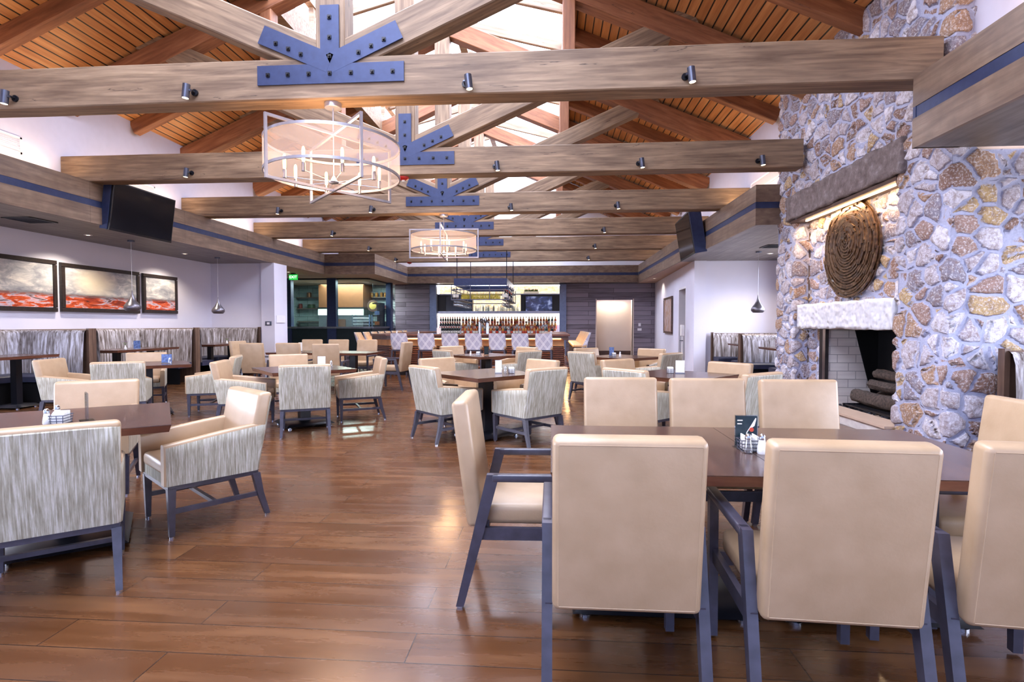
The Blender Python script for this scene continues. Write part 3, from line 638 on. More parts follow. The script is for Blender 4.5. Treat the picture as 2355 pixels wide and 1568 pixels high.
# firebox
fb = MB().box(NX, 4.98, OY1, OY1+.1, .1, OZ, 0).box(4.9, 5.0, OY0, OY1, .1, OZ+.1, 1).box(NX, 4.98, OY0-.1, OY0, .1, OZ, 0).box(NX-.02, 5.0, OY0-.1, OY1+.1, .0, .1, 2)
fb.hexa([(NX+.02, OY0, OZ), (4.98, OY0, OZ), (4.98, OY1, OZ), (NX+.02, OY1, OZ), (NX+.02, OY0, OZ+.06), (4.98, OY0, OZ+.06), (4.98, OY1, OZ+.06), (NX+.02, OY1, OZ+.06)], 1)
fb.hexa([(4.55, OY1-.012, OZ), (4.9, OY1-.012, OZ), (4.9, OY1-.002, OZ), (4.55, OY1-.002, OZ), (4.86, OY1-.012, .1), (4.9, OY1-.012, .1), (4.9, OY1-.002, .1), (4.86, OY1-.002, .1)], 1)
fb.build('firebox', ['white_brick', 'black', 'plaster_beige'], fp)
MB().box(NX-.03, NX+.02, OY1-.02, OY1+.06, .1, OZ-.02, 0).box(NX-.03, NX+.01, OY1+.06, OY1+.16, .0, OZ-.02, 1).build('metal_frame', ['nickel', 'black_metal'], fp)
MB().box(FX-.06, NX+.02, NY0+.03, NY1-.1, 0, .12).build('hearth', 'white_brick', fp)
MB().box(FX-.08, NX+.03, NY0+.02, NY1-.08, .12, .15).build('hearth_slab', 'plaster_beige', fp)
m = MB()
for i in range(9): m.box(4.22+i*.07, 4.235+i*.07, 6.95, 8.1, .17, .19)
m.box(4.2, 4.82, 6.95, 6.97, .10, .2).box(4.2, 4.82, 8.08, 8.1, .10, .2)
tag(m.build('fire_grate', 'black_metal'), 'black iron grate of bars on the firebox floor', 'grate')
m = MB(); rr = random.Random(4)
for i in range(170):
    x, y = rr.uniform(4.2, 4.85), rr.uniform(6.9, 8.3); r = rr.uniform(.015, .035)
    m.lathe([(r*.3, -r*.8), (r, -r*.2), (r*.8, r*.5), (r*.2, r*.8)], (x, y, .115+r*.6), 6)
tag(m.build('ember_bed', 'ember', ang=10), 'dark lava rocks and embers strewn around the fire grate', 'embers', kind='stuff')
def log(p0, p1, r, lab):
    m = MB(); p0 = Vector(p0); p1 = Vector(p1); secs = []; rr = random.Random(int(r*1e4)); d = (p1-p0).normalized(); u = d.orthogonal().normalized(); w = d.cross(u); N = 12
    amps = [rr.uniform(.85, 1.12) for _ in range(14)]
    for i in range(N+1):
        c = p0.lerp(p1, i/N) + u*math.sin(i*.7)*.01; secs.append([c + (u*math.cos(2*PI*k/14)+w*math.sin(2*PI*k/14))*r*amps[k]*rr.uniform(.92, 1.08)*(.96 if i in (0, N) else 1) for k in range(14)])
    m.loft(secs); tag(m.build('firewood_log', 'bark', ang=50), lab, 'log', 'logs stacked in the firebox')
log((4.45, 6.95, .30), (4.42, 8.15, .30), .105, 'thick scored log lying lowest in the stack, at the front of the grate')
log((4.68, 7.0, .29), (4.68, 8.0, .29), .095, 'dark log at the bottom of the stack, behind the thick scored one')
log((4.55, 6.98, .485), (4.52, 7.95, .475), .08, 'pale-ended log in the middle layer of the fire stack')
log((4.6, 6.95, .63), (4.52, 7.85, .64), .065, 'slim log lying topmost on the fire stack')
log((4.52, 7.0, .735), (4.74, 7.6, .70), .045, 'short black charred branch across the top of the fire stack')
# woven disc: nested rings of short overlapping slats
art = thing('woven_disc_art', 'large round brown woven disc hanging in the stone niche above the mantel', 'artwork', (NX-.045, 7.78, 2.36))
rr = random.Random(5); R = .66
m = MB().lathe([(R*.98, -.03), (R, 0), (R*.96, .01), (.0, .05)], n=48); m.build('backing', 'wicker', art, rot=(0, -PI/2, 0))
rings = 20
for k in range(rings):
    ra = R*(1-k/rings); m = MB(); cnt = max(5, int(2*PI*ra/.30)); ph = rr.random()
    cx, cz = (.10*k/rings)*-1, .10*k/rings
    for i in range(cnt):
        a0 = 2*PI*(i+ph)/cnt; a1 = a0 + 2*PI/cnt*1.1; th = .02; r0 = ra*rr.uniform(.985, 1.01); w = R/rings*.8; z = .01 + k*.005 + rr.uniform(0, .012)
        q = []
        for j in range(5):
            a = a0 + (a1-a0)*j/4; cc = lambda r, zz: (-zz - .004*(j % 2) - .004*j, r*math.cos(a)+cx, r*math.sin(a)+cz); q.append([cc(r0-w, z), cc(r0, z), cc(r0, z+th), cc(r0-w, z+th)])
        m.loft(q)
    m.build('slat_ring', 'wicker', art)
# ================================================================== CHAIRS
def ss(a, b, x): t = max(0, min(1, (x-a)/(b-a))); return t*t*(3-2*t)
def make_armchair():
    t = thing('upholstered_armchair', 'x', 'chair')
    H1, H0, HB, r = .655, .588, .848, .035
    def lean(p): x, y, z = p; w = ss(-.02, -.285, y); return (x*(1+.05*(z-.33)), y-(z-.33)*.19*w, z)
    side = [(-.285, .28-i*.56*.925/7, H0+(H1-H0)*i/7, (1, 0)) for i in range(8)]
    rear = [(-.285+r*(1-math.cos(math.radians(q))), -.25-r*math.sin(math.radians(q)), (math.cos(math.radians(q)), math.sin(math.radians(q)))) for q in (0, 30, 60, 90)]
    half = side + [(x, y, H1, n) for x, y, n in rear[:2]] + [(x, y, HB, n) for x, y, n in rear[1:]] + [(x, -.285, HB+.003, (0, 1)) for x in (-.16, -.05)]
    full = half + [(-x, y, z, (-n[0], n[1])) for x, y, z, n in half[::-1]]
    m = MB(); m.strip([[lean((x, y, .33+(z-.02-.33)*k/5)) for k in range(6)] + [lean((x+n[0]*.006, y+n[1]*.006, z-.014))] for x, y, z, n in full])
    m.strip([[lean((x, y, .33)), lean((x+n[0]*.06, y+n[1]*.06, .33))] for x, y, z, n in full])
    m.box(-.23, .23, .255, .275, .33, .40); m.build('outer_shell', 'chair_fabric', t, ang=50)
    for s in (-1, 1):
        th = .062; pts = [(x, y, z) for x, y, z, n in side] + [(-.285, -.235, H1)]; secs = []
        for x, y, z in pts:
            pf = [(0.001, .335), (0.001, z-.02), (.004, z-.007), (.016, z), (th-.016, z), (th-.004, z-.007), (th, z-.02), (th, .40), (th, .335)]
            secs.append([(s*lean((x+o, y, h))[0], lean((x+o, y, h))[1], h) for o, h in pf])
        f0 = [(p[0], p[1]+.012, p[2]) for p in secs[0]]
        m = MB().loft([f0] + secs); m.build('arm_padding', 'leather', t, ang=50)
    m = MB().rbox(-.282, .282, -.279, -.185, .42, HB+.012, .026, seg=4); m.v = [lean((p[0], p[1]+.0*p[2], p[2])) if p[1] < -.23 else (lambda q, o: (q[0], q[1]+(o-(-.279)), q[2]))(lean((p[0], -.279, p[2])), p[1]) for p in m.v]
    m.build('back_cushion', 'leather', t, ang=50)
    MB().rbox(-.222, .222, -.2, .285, .385, .475, .03).build('seat_cushion', 'leather', t)
    MB().box(-.275, .275, -.275, .27, .30, .332).build('seat_frame', 'dark_leg', t)
    for s in (-1, 1):
        m = MB().rectloft([(s*.262, .25, 0.012, .030, .030), (s*.262, .25, .31, .046, .046)]); l = m.build('leg', 'dark_leg', t)
        MB().cyl((s*.262, .25, 0), (s*.262, .25, .014), .014, n=10).build('glide', 'chrome', l)
        m = MB().rectloft([(s*.268, -.335, .012, .03, .032), (s*.266, -.315, .08, .032, .036), (s*.263, -.288, .17, .036, .042), (s*.26, -.262, .31, .042, .05)]); l = m.build('leg', 'dark_leg', t)
        MB().cyl((s*.268, -.335, 0), (s*.268, -.335, .014), .014, n=10).build('glide', 'chrome', l)
        MB().box(s*.262-.011, s*.262+.011, -.285, .235, .15, .18).build('stretcher', 'dark_leg', t)
    MB().box(-.262, .262, -.02, .005, .153, .177).build('stretcher', 'dark_leg', t)
    return t
def make_high_chair():
    t = thing('open_arm_dining_chair', 'x', 'chair')
    a = math.atan2(.075, .57)
    M = Matrix.Translation((0, -.205, .375)) @ Matrix.Rotation(a, 4, 'X')
    m = MB(); m.rbox(-.245, .245, -.04, .04, 0, .60, .022, 0, M)
    m.build('backrest', 'leather', t)
    m = MB()
    for z in (.018, .582): m.tube([M @ Vector((x, -.0385, z)) for x in (-.222, 0, .222)], .0022, 5)
    for x in (-.225, .225): m.tube([M @ Vector((x, -.0385, z)) for z in (.02, .3, .58)], .0022, 5)
    m.build('piping', 'leather', t)
    MB().rbox(-.238, .238, -.2, .285, .385, .485, .03).build('seat', 'leather', t)
    def sidepoly(pts, s, w):
        m = MB(); x = s*.262; m.loft([[(x-w/2, y, z) for y, z in pts], [(x+w/2, y, z) for y, z in pts]]); return m
    for s in (-1, 1):
        sidepoly([(-.295, .012), (-.258, .012), (-.10, .60), (-.098, .634), (-.150, .634)], s, .036).build('leg', 'dark_leg', t)
        MB().box(s*.262-.012, s*.262+.012, -.29, -.265, 0, .012).build('glide', 'chrome', t)
        sidepoly([(.295, .012), (.33, .012), (.345, .60), (.30, .60)], s, .036).build('leg', 'dark_leg', t)
        MB().rbox(s*.262-.020, s*.262+.020, -.125, .352, .600, .634, .006).build('armrest', 'dark_leg', t)
        MB().box(s*.256-.012, s*.256+.012, -.21, .31, .325, .382).build('side_rail', 'dark_leg', t)
    MB().box(-.245, .245, .275, .30, .325, .382).build('front_rail', 'dark_leg', t); MB().box(-.245, .245, -.165, -.14, .37, .41).build('rear_rail', 'dark_leg', t)
    return t
def make_stool():
    t = thing('bar_stool', 'x', 'stool')
    m = MB(); m2 = MB(); secs = []; ins = []
    for i in range(9):
        u = i/8; z = .70 + .41*u; w = .20 + .018*math.sin(PI*u*.9) - .005*u; y = -.20 - .085*u**1.4 + .03*(1-u)
        secs.append([(-w, y+.14*(1-u*.75), z), (-w*.98, y+.05, z), (-w*.82, y+.006, z), (-w*.4, y-.012, z), (0, y-.016, z), (w*.4, y-.012, z), (w*.82, y+.006, z), (w*.98, y+.05, z), (w, y+.14*(1-u*.75), z)])
        ins.append([(p[0]*.9, p[1]+.045, p[2]) for p in secs[-1]])
    m.strip(secs); m.build('back_shell', 'geo_fabric', t, ang=60)
    m2.strip(ins); m2.strip([secs[-1], ins[-1]]); m2.strip([[a[0], b[0]] for a, b in zip(secs, ins)]); m2.strip([[a[-1], b[-1]] for a, b in zip(secs, ins)]); m2.build('back_lining', 'copper_leather' if 'copper_leather' in MT else 'leather', t, ang=60)
    MB().rbox(-.205, .205, -.17, .22, .70, .79, .03).build('seat', 'leather', t)
    MB().box(-.19, .19, -.17, .19, .66, .70).build('seat_frame', 'dark_leg', t)
    for sx in (-1, 1):
        for sy, y0, y1 in ((1, .17, .19), (-1, -.16, -.25)): MB().rectloft([(sx*.2, y1, 0, .028, .028), (sx*.18, y0, .68, .042, .042)]).build('leg', 'dark_leg', t)
    MB().box(-.19, .19, .17, .195, .26, .29).build('footrest', 'nickel', t)
    return t
AC = Kind(make_armchair()); HC = Kind(make_high_chair()); ST = Kind(make_stool())
def put(K, x, y, fx, fy, label, group): return K.put((x, y, 0), math.atan2(-fx, fy), label, group)
def A(x, y, fx, fy, label): return put(AC, x, y, fx, fy, label, 'fabric-backed armchairs around the square tables')
def B(x, y, fx, fy, label, g='tan open-arm chairs around the long tables'): return put(HC, x, y, fx, fy, label, g)
# foreground joined tables: eight tan chairs
B(.25, 2.03, 0, 1, 'tan leather chair back, aisle end of the row at the big foreground table')
B(.935, 2.0, .05, 1, 'middle tan leather chair back of the row at the big foreground table')
B(1.58, 2.0, .10, 1, 'tan leather chair back cut by the picture edge at the big foreground table')
B(.475, 3.44, .02, -1, 'tan chair across the big table, the one beside the aisle')
B(1.045, 3.42, .02, -1, 'tan chair across the big table, between two like it')
B(1.615, 3.38, .02, -1, 'tan chair across the big table, in front of the firebox')
B(-.155, 2.75, 1, .03, 'tan chair at the aisle end of the big table, seen from its side')
B(1.97, 2.70, -1, .02, 'tan chair at the fireplace end of the big table, by the stone pier')
# armchairs, cluster by cluster
A(-2.56, 2.60, -.62, .78, 'big armchair with fabric back to the viewer at the front corner table')
A(-2.40, 3.52, -.62, -.78, 'armchair in profile at the front corner table, glossy tan inner back catching light')
A(-3.65, 4.02, .53, -.85, 'armchair facing the viewer behind the front corner table with shakers')
A(-1.20, 6.25, .72, .70, 'armchair with its fabric back turned, aisle side, at the diamond table in mid room')
A(-.27, 6.10, -.70, .72, 'armchair with its fabric back turned, fireplace side, at the diamond table in mid room')
A(-1.38, 7.32, .72, -.70, 'armchair facing the viewer across the mid room diamond table, on the aisle side')
A(-.34, 7.05, -.70, -.70, 'armchair facing the viewer across the mid room diamond table, on the fireplace side')
A(-1.78, 10.12, .70, .72, 'distant fabric-backed armchair at the diamond table before the bar, aisle side')
A(-.62, 9.95, -.70, .72, 'distant fabric-backed armchair at the diamond table before the bar, fireplace side')
A(-1.95, 11.42, .66, -.75, 'armchair facing the viewer behind the diamond table before the bar, aisle side')
A(-.72, 11.05, -.66, -.75, 'armchair facing the viewer behind the diamond table before the bar, fireplace side')
A(-3.03, 6.46, -.42, .90, 'armchair with its full fabric back to the viewer at the table beside the aisle')
A(-2.74, 7.48, -.88, -.45, 'armchair in profile on the aisle side of the table with the menu card stand')
A(-3.98, 6.82, .95, .28, 'armchair in profile opposite the aisle, at the table with the menu card stand')
A(-4.0, 8.02, .50, -.86, 'armchair facing the viewer behind the table with the white menu card stand')
A(-5.66, 6.76, -.52, .85, 'armchair with its fabric back turned at the table nearest the booths')
A(-6.52, 6.98, .97, .25, 'armchair with tan inner back showing, between the booths and the table nearest them')
A(-6.62, 8.36, .55, -.83, 'armchair facing the viewer at the table nearest the booths')
A(-5.08, 7.76, -.93, -.36, 'armchair in profile turned away from the aisle, at the table nearest the booths')
A(1.02, 6.02, .72, .68, 'fabric armchair back just above the big table chairs, at the fireplace-side table')
A(1.10, 7.14, .62, -.78, 'armchair facing the viewer at the table by the fireplace, aisle side')
A(1.98, 6.68, -.74, -.66, 'armchair facing the viewer at the table by the fireplace, firebox side')
A(1.86, 5.68, -.60, .80, 'armchair with its shaded fabric back beside the stone pier at the table by the fireplace')
A(.74, 9.62, .66, .75, 'fabric-backed armchair at the far table before the bright recess, aisle side')
A(1.76, 9.35, -.68, .73, 'fabric-backed armchair at the far table before the bright recess, hallway side')
A(.88, 10.62, .55, -.83, 'armchair facing the viewer at the far table before the bright recess, aisle side')
A(1.76, 10.48, -.62, -.78, 'armchair facing the viewer at the far table before the bright recess, hallway side')
# long table by the kitchen
g2 = 'tan chairs at the long table near the kitchen'
B(-5.78, 10.38, .1, 1, 'tan chair, back turned, at the booth end of the long kitchen-side table', g2)
B(-5.08, 10.42, .05, 1, 'tan chair, back turned, in the middle of the long kitchen-side table', g2)
B(-4.22, 10.05, -.12, 1, 'tan chair, back turned, at the bar end of the long kitchen-side table', g2)
B(-5.72, 12.35, .05, -1, 'tan chair facing the viewer across the long kitchen-side table, booth end', g2)
B(-5.08, 12.35, 0, -1, 'tan chair facing the viewer mid-way across the long kitchen-side table', g2)
B(-4.35, 12.2, -.08, -1, 'tan chair facing the viewer across the long kitchen-side table, at its bar end', g2)
B(-6.55, 11.3, .95, -.1, 'tan chair at the booth end of the long kitchen-side table', g2)
B(-3.22, 10.92, -1, .12, 'tan chair at the bar end of the long kitchen-side table, tall back in profile', g2)
# bar stools
gs = 'pattern-backed stools along the front of the bar'
fl = ['at the chamfered corner', 'second from the chamfered corner', 'third from the chamfered corner', 'in the middle of the row', 'third from the hallway end', 'second from the hallway end', 'at the hallway end']
for i, px in enumerate((-3.82, -3.13, -2.52, -1.93, -1.33, -.76, -.17)):
    put(ST, px, 13.5, .02*(i-3), 1, 'lattice-back bar stool along the bar front, ' + fl[i], gs)
fl = ['first of its row', 'second of its row', 'third of its row', 'fourth of its row', 'fifth of its row', 'sixth of its row', 'seventh of its row', 'last of its row, by the dark boards']
for i in range(8): put(ST, -5.22, 14.9 + i*.70, 1, 0, 'kitchen-side bar stool, ' + fl[i], 'stools on the kitchen side of the bar')
for i in range(6): put(ST, .80, 15.0 + i*.66, -1, 0, 'bar stool on the doorway side, ' + (fl[i] if i < 5 else 'last of its row'), 'stools on the doorway side of the bar')
# ================================================================== TABLES
def ped(m, x, y, w, z1=.715): m.box(x-w/2, x+w/2, y-w/2, y+w/2, .05, z1)
def table(label, cx, cy, sx, sy, rz, peds, seam=None, plate=.62, py=None, zt=.75, group='square dining tables', pw=.13):
    t = thing('dining_table', label, 'table', (cx, cy, 0), rz, group); th = .045; k = .012
    xs = [-sx/2] + ([seam] if seam is not None else []) + [sx/2]
    for a, b in zip(xs, xs[1:]):
        b2 = b - (.003 if b < sx/2 else 0); m = MB(); m.box(a, b2, -sy/2, sy/2, zt-.004, zt, 0)
        m.hexa([(a+k, -sy/2+k, zt-th), (b2-k, -sy/2+k, zt-th), (b2-k, sy/2-k, zt-th), (a+k, sy/2-k, zt-th), (a, -sy/2, zt-.004), (b2, -sy/2, zt-.004), (b2, sy/2, zt-.004), (a, sy/2, zt-.004)], 1)
        m.build('tabletop', ['table_wood', 'table_edge'], t)
    for px in peds:
        m = MB(); ped(m, px, 0, pw, zt-.05); m.box(px-.22, px+.22, -.22, .22, zt-.062, zt-.047); m.build('pedestal', 'black_metal', t)
        m = MB(); q = plate/2; w = py or q; m.hexa([(px-q, -w, .028), (px+q, -w, .028), (px+q, w, .028), (px-q, w, .028), (px-q+.05, -w+.05, .062), (px+q-.05, -w+.05, .062), (px+q-.05, w-.05, .062), (px-q+.05, w-.05, .062)]); bs = m.build('base_plate', 'black_metal', t)
        for ax, ay in ((-1, -1), (1, -1), (1, 1), (-1, 1)):
            MB().cyl((px+ax*(q-.06), ay*(w-.05), 0), (px+ax*(q-.06), ay*(w-.05), .012), .03, n=14).cyl((px+ax*(q-.06), ay*(w-.05), .012), (px+ax*(q-.06), ay*(w-.05), .03), .012, n=8).build('glide', 'chrome', bs)
    return t
table('large dark dining table of two joined tops in the foreground', .96, 2.61, 1.92, 1.0, 0, [-.45, .48], seam=-.05, plate=.82, py=.2, group=None)
D5 = table('dark square table in the front corner by the viewer, shakers and caddy on it', -2.95, 3.08, 1.07, 1.07, math.radians(37), [0])
table('dark diamond-set table in mid room, white card stand on it', -.78, 6.43, 1.0, 1.0, PI/4, [0])
table('distant diamond-set table right before the front bar stools', -1.24, 10.25, 1.02, 1.02, PI/4, [0])
table('dark square table beside the aisle with a menu card hidden behind an armchair back', -3.28, 6.95, 1.05, 1.05, math.radians(42), [0])
table('dark square table nearest the booths with a printed card on it', -5.98, 7.60, 1.05, 1.05, math.radians(40), [0])
table('dark square table by the fireplace, tall white card and green-topped caddy on it', 1.48, 6.42, 1.0, 1.0, math.radians(48), [0])
table('distant square table before the bright recess', 1.28, 9.92, 1.02, 1.02, math.radians(44), [0])
table('long dark table near the kitchen glass, lined with tan chairs', -4.75, 11.15, 2.2, .98, math.radians(-4), [-.6, .6], seam=0, group=None)
# ================================================================== TABLE THINGS
def shaker(x, y, z, top, lab, grp='salt and pepper shakers'):
    t = thing('condiment_shaker', lab, 'shaker', (x, y, z), 0, grp)
    MB().lathe([(.019, 0), (.021, .006), (.019, .03), (.014, .06), (.013, .066)], n=14).build('shaker_body', top, t)
    MB().lathe([(.0145, .064), (.015, .07), (.013, .082), (.006, .09), (.001, .091)], n=14).build('lid', 'chrome', t); return t
def caddy(x, y, z, rz, lab):
    t = thing('sugar_caddy', lab, 'caddy', (x, y, z), rz, 'white packet caddies on the tables'); m = MB()
    for q in (.004, .02, .036, .052):
        P = [(-.035, -.045), (.035, -.045), (.035, .045), (-.035, .045), (-.035, -.045)]; m.tube([(a*(1+q*2), b*(1+q*2), q) for a, b in P], .0022, 5)
    for a in (-.03, 0, .03):
        for b in (-.045, .045): m.tube([(a, b, .003), (a*1.1, b*1.1, .052)], .002, 5)
    m.build('wire_basket', 'gunmetal', t)
    m = MB()
    for i in range(9): m.box(-.03, .03, -.038+i*.0085, -.034+i*.0085, .006, .062 + .006*(i % 3))
    m.build('sugar_packets', 'white_ceramic', t)['kind'] = 'stuff'; return t
def card(x, y, z, rz, w, h, lab, mat='label_white', lean=0):
    t = thing('menu_card_stand', lab, 'card stand', (x, y, z), rz, None)
    m = MB().box(-w/2, w/2, -.035, .035, 0, .004).box(-w/2, w/2, -.003, .003, .004, h); m.build('acrylic_holder', 'clear_glass', t)
    MB().box(-w/2+.004, w/2-.004, -.0055, -.0035, .012, h-.004).build('printed_card', mat, t)
    MB().box(-w/2+.004, w/2-.004, .0035, .0055, .012, h-.004).build('printed_card', mat, t); return t
plain('card_dark', '1f3038', .25, var=.3); plain('card_print', '9a3a20', .5); plain('card_blue', '5a6f9e', .4, var=.6, vs_=30)
z = .75
c = card(.915, 2.60, z, -.02, .105, .155, 'dark printed card stand behind the two glass shakers on the big foreground table', 'card_dark')
m = MB()
for i, (a, b, w_) in enumerate(((-.042, .128, .024), (-.042, .112, .021), (.008, .05, .024))): m.box(a, a+w_, -.0068, -.0056, b, b+.005)
m.build('card_text', 'label_white', c)
m = MB(); m.tube([(-.006, -.0062, .03), (.002, -.0062, .075), (.018, -.0062, .10), (.042, -.0062, .142)], .0022, 5); m.hexa([(.012, -.0068, .088), (.036, -.0068, .105), (.036, -.006, .105), (.012, -.006, .088), (.015, -.0068, .098), (.044, -.0068, .138), (.044, -.006, .138), (.015, -.006, .098)]); m.build('card_glass_drawing', 'label_white', c)
m = MB().lathe([(.001, 0), (.010, .001), (.010, .004), (.001, .005)], n=14, M=Matrix.Translation((.022, -.0062, .088)) @ Matrix.Rotation(PI/2, 4, 'X')); m.build('card_orange_drop', 'red_label', c)
shaker(.885, 2.485, z, 'clear_glass', 'glass shaker nearer the aisle in front of the dark card, silver lid')
shaker(.945, 2.485, z, 'white_ceramic', 'salt-filled shaker nearer the fireplace in front of the dark card, silver lid')
caddy(.915, 2.545, z, PI/2, 'wire caddy of packets between the dark card and the shakers on the big table')
shaker(-2.93, 2.93, z, 'white_ceramic', 'white shaker before the wire caddy on the front corner table')
shaker(-3.0, 3.07, z, 'white_ceramic', 'second shaker with tall silver lid, behind the white one on the front corner table')
caddy(-2.86, 2.95, z, .3, 'wire caddy heaped with white packets on the front corner table')
c = card(-2.80, 3.06, z, 2.40, .10, .17, 'clear acrylic card stand seen edge-on on the front corner table', 'acrylic' if 'acrylic' in MT else 'clear_glass')
c = card(-.62, 6.35, z, .1, .085, .16, 'white card stand on the diamond table in mid room')
shaker(-.54, 6.36, z, 'clear_glass', 'slim shaker beside the white card on the mid room diamond table'); caddy(-.47, 6.4, z, .2, 'white packet caddy beside the slim shaker on the mid room diamond table')
shaker(-1.5, 10.0, z, 'white_ceramic', 'tiny white shaker on the diamond table before the bar'); caddy(-1.36, 10.02, z, 0, 'small caddy on the diamond table before the bar')
card(-1.22, 10.15, z, .6, .10, .16, 'dark card stand on the diamond table before the bar', 'card_dark')
card(-3.12, 7.15, z, .2, .11, .15, 'white menu card stand peeping over the armchair back beside the aisle'); shaker(-2.99, 7.16, z, 'clear_glass', 'shaker beside the menu card peeping over the armchair back')
card(-5.72, 7.66, z, .4, .14, .14, 'blue printed card stand on the table nearest the booths', 'card_blue'); shaker(-5.6, 7.56, z, 'clear_glass', 'shaker beside the blue card on the table nearest the booths')
card(1.52, 6.5, z, -.1, .11, .16, 'tall white card stand on the table by the fireplace'); caddy(1.42, 6.56, z, 0, 'packet caddy half behind the white card on the table by the fireplace')
card(1.10, 9.95, z, 0, .09, .17, 'small card stand on the far table before the bright recess', 'card_blue'); caddy(1.13, 9.82, z, 0, 'white packet caddy on the far table before the bright recess'); shaker(1.24, 9.85, z, 'white_ceramic', 'white shaker on the far table before the bright recess')
card(-5.35, 11.2, z, .3, .08, .2, 'narrow white card stand on the long kitchen-side table')
# ================================================================== BOOTHS
def booth(label, x0, x1, y0, y1, zt, mirror, group):
    """U shaped booth: open side faces the room; x0 wall side, x1 room side"""
    t = thing('upholstered_booth', label, 'booth', ((x0+x1)/2, (y0+y1)/2, 0), 0, group)
    ox, oy = (x0+x1)/2, (y0+y1)/2; W2 = abs(x1-x0)/2; D2 = (y1-y0)/2; s = 1 if x1 > x0 else -1
    # centre-line path in local coords, from room end along one side, round the wall side, back out
    def path(off, r):
        P = [(W2, -D2+off)]; a = W2*-1+off
        for k in range(0, 7): an = -PI/2 - k*PI/12; P.append((a+r+r*math.cos(an), -D2+off+r+r*math.sin(an)))
        for k in range(0, 7): an = PI - k*PI/12; P.append((a+r+r*math.cos(an), D2-off-r+r*math.sin(an)))
        P.append((W2, D2-off)); return [(s*x, y) for x, y in P]
    def inner(z, off, r): return [(x, y, z) for x, y in path(off, r)]
    out = path(.03, .05); m = MB()
    zl = [.44, .7, .95, zt-.07, zt-.03, zt-.01]; offs = [.17, .165, .15, .13, .115, .09]
    rings = [inner(z_, o_, .34 - o_*.3) for z_, o_ in zip(zl, offs)]
    m.strip([[r[i] for r in rings] for i in range(len(rings[0]))])
    m.build('padded_back', 'booth_fabric', t, ang=60)
    m = MB(); a = inner(zt-.01, .09, .31); b = inner(zt, .075, .05); c_ = inner(zt, .0, .01); d_ = inner(zt-.05, .0, .01); e_ = inner(0.0, .0, .01)
    m.strip([[a[i], b[i], c_[i], d_[i], e_[i]] for i in range(len(a))])
    for sgn in (-1, 1): m.box(s*W2-.025, s*W2+.025, -D2-.018 if sgn < 0 else D2-.06, -D2+.06 if sgn < 0 else D2+.018, 0, zt+.02)
    m.build('wooden_frame', 'booth_wood', t, ang=30)
    m = MB(); q = [inner(.36, .17, .26), inner(.46, .17, .26), inner(.475, .2, .24), inner(.475, .58, .05), inner(.45, .61, .04), inner(.36, .61, .04)]
    for z_ in range(0): pass
    m.strip([[r[i] for r in q] for i in range(len(q[0]))]); m.loft([[r[0] for r in q], [(r[0][0]+s*.001, r[0][1], r[0][2]) for r in q]]); m.loft([[r[-1] for r in q], [(r[-1][0]+s*.001, r[-1][1], r[-1][2]) for r in q]])
    m.build('seat_cushion', 'vinyl_navy', t, ang=50)
    m = MB(); q = [inner(.36, .17, .2), inner(.36, .56, .05), inner(.0, .56, .05)]; m.strip([[r[i] for r in q] for i in range(len(q[0]))]); m.build('plinth', 'black', t)
    return t
gb = 'striped booths along the painted wall'
booth('striped booth closest to the viewer along the wall of paintings', WL, -8.18, 6.13, 9.05, 1.24, 1, gb)
booth('striped booth in the middle of the wall of paintings, pendant lamp before it', WL, -8.18, 9.09, 11.92, 1.24, 1, gb)
booth('striped booth at the end of the wall of paintings, below the second pendant', WL, -8.18, 11.96, 14.66, 1.24, 1, gb)
gb = 'striped booths on the fireplace side'
booth('striped booth in the bay beyond the chimney, against the end wall', WR, 4.33, 12.75, 14.95, 1.10, 1, gb)
booth('striped booth half hidden by the chimney edge', WR, 4.33, 10.5, 12.71, 1.10, 1, gb)
booth('striped booth at the picture edge beside the near stone pier', WR, 4.33, 3.3, 5.52, 1.08, 1, gb)
gt = 'booth tables'
def btable(label, cx, cy, sx, sy): table(label, cx, cy, sy, sx, PI/2, [-.45*sy/1.7, .45*sy/1.7], plate=.42, zt=.84, group=gt, pw=.10)
btable('table of the booth closest to the viewer', -8.5, 7.55, .72, 1.7); btable('table of the middle booth, flowers and card on it', -8.5, 10.45, .72, 1.7); btable('table of the last booth, purple flower on it', -8.5, 13.35, .72, 1.6)
btable('table of the booth against the far end wall beyond the chimney', 4.95, 13.85, .7, 1.3); btable('table of the booth half hidden by the chimney', 4.9, 11.6, .7, 1.3)
def bud_vase(x, y, z, lab):
    t = thing('bud_vase', lab, 'vase', (x, y, z), 0, 'bud vases on the booth tables'); MB().lathe([(.02, 0), (.028, .02), (.018, .05), (.01, .075), (.012, .085)], n=14).build('vase_body', 'white_ceramic', t)
    m = MB()
    for k in range(5): m.tube([(0, 0, .06), (.015*math.cos(k*1.3), .015*math.sin(k*1.3), .11), (.045*math.cos(k*1.3), .045*math.sin(k*1.3), .15)], .002, 4)
    m.build('stems', 'green_leaf', t); m = MB()
    for k in range(5):
        for j in range(5):
            a = k*1.3; c0 = Vector((.045*math.cos(a), .045*math.sin(a), .15)); d = Vector((math.cos(j*1.257), math.sin(j*1.257), .3))*.022; m.hexa([c0+d*.2+Vector((0, 0, q)) for q in (0, 0, 0, 0)] + [c0+d+Vector((.006, 0, 0)), c0+d+Vector((0, .006, 0)), c0+d-Vector((.006, 0, 0)), c0+d-Vector((0, .006, 0))])
    m.build('petals', 'purple', t)
bud_vase(-8.3, 9.98, .84, 'white bud vase of purple flowers on the middle booth table'); card(-8.25, 10.22, .84, .5, .12, .17, 'blue-white card stand beside the flowers on the middle booth table', 'card_blue')
bud_vase(-8.3, 13.3, .84, 'white bud vase with purple flower on the last booth table')
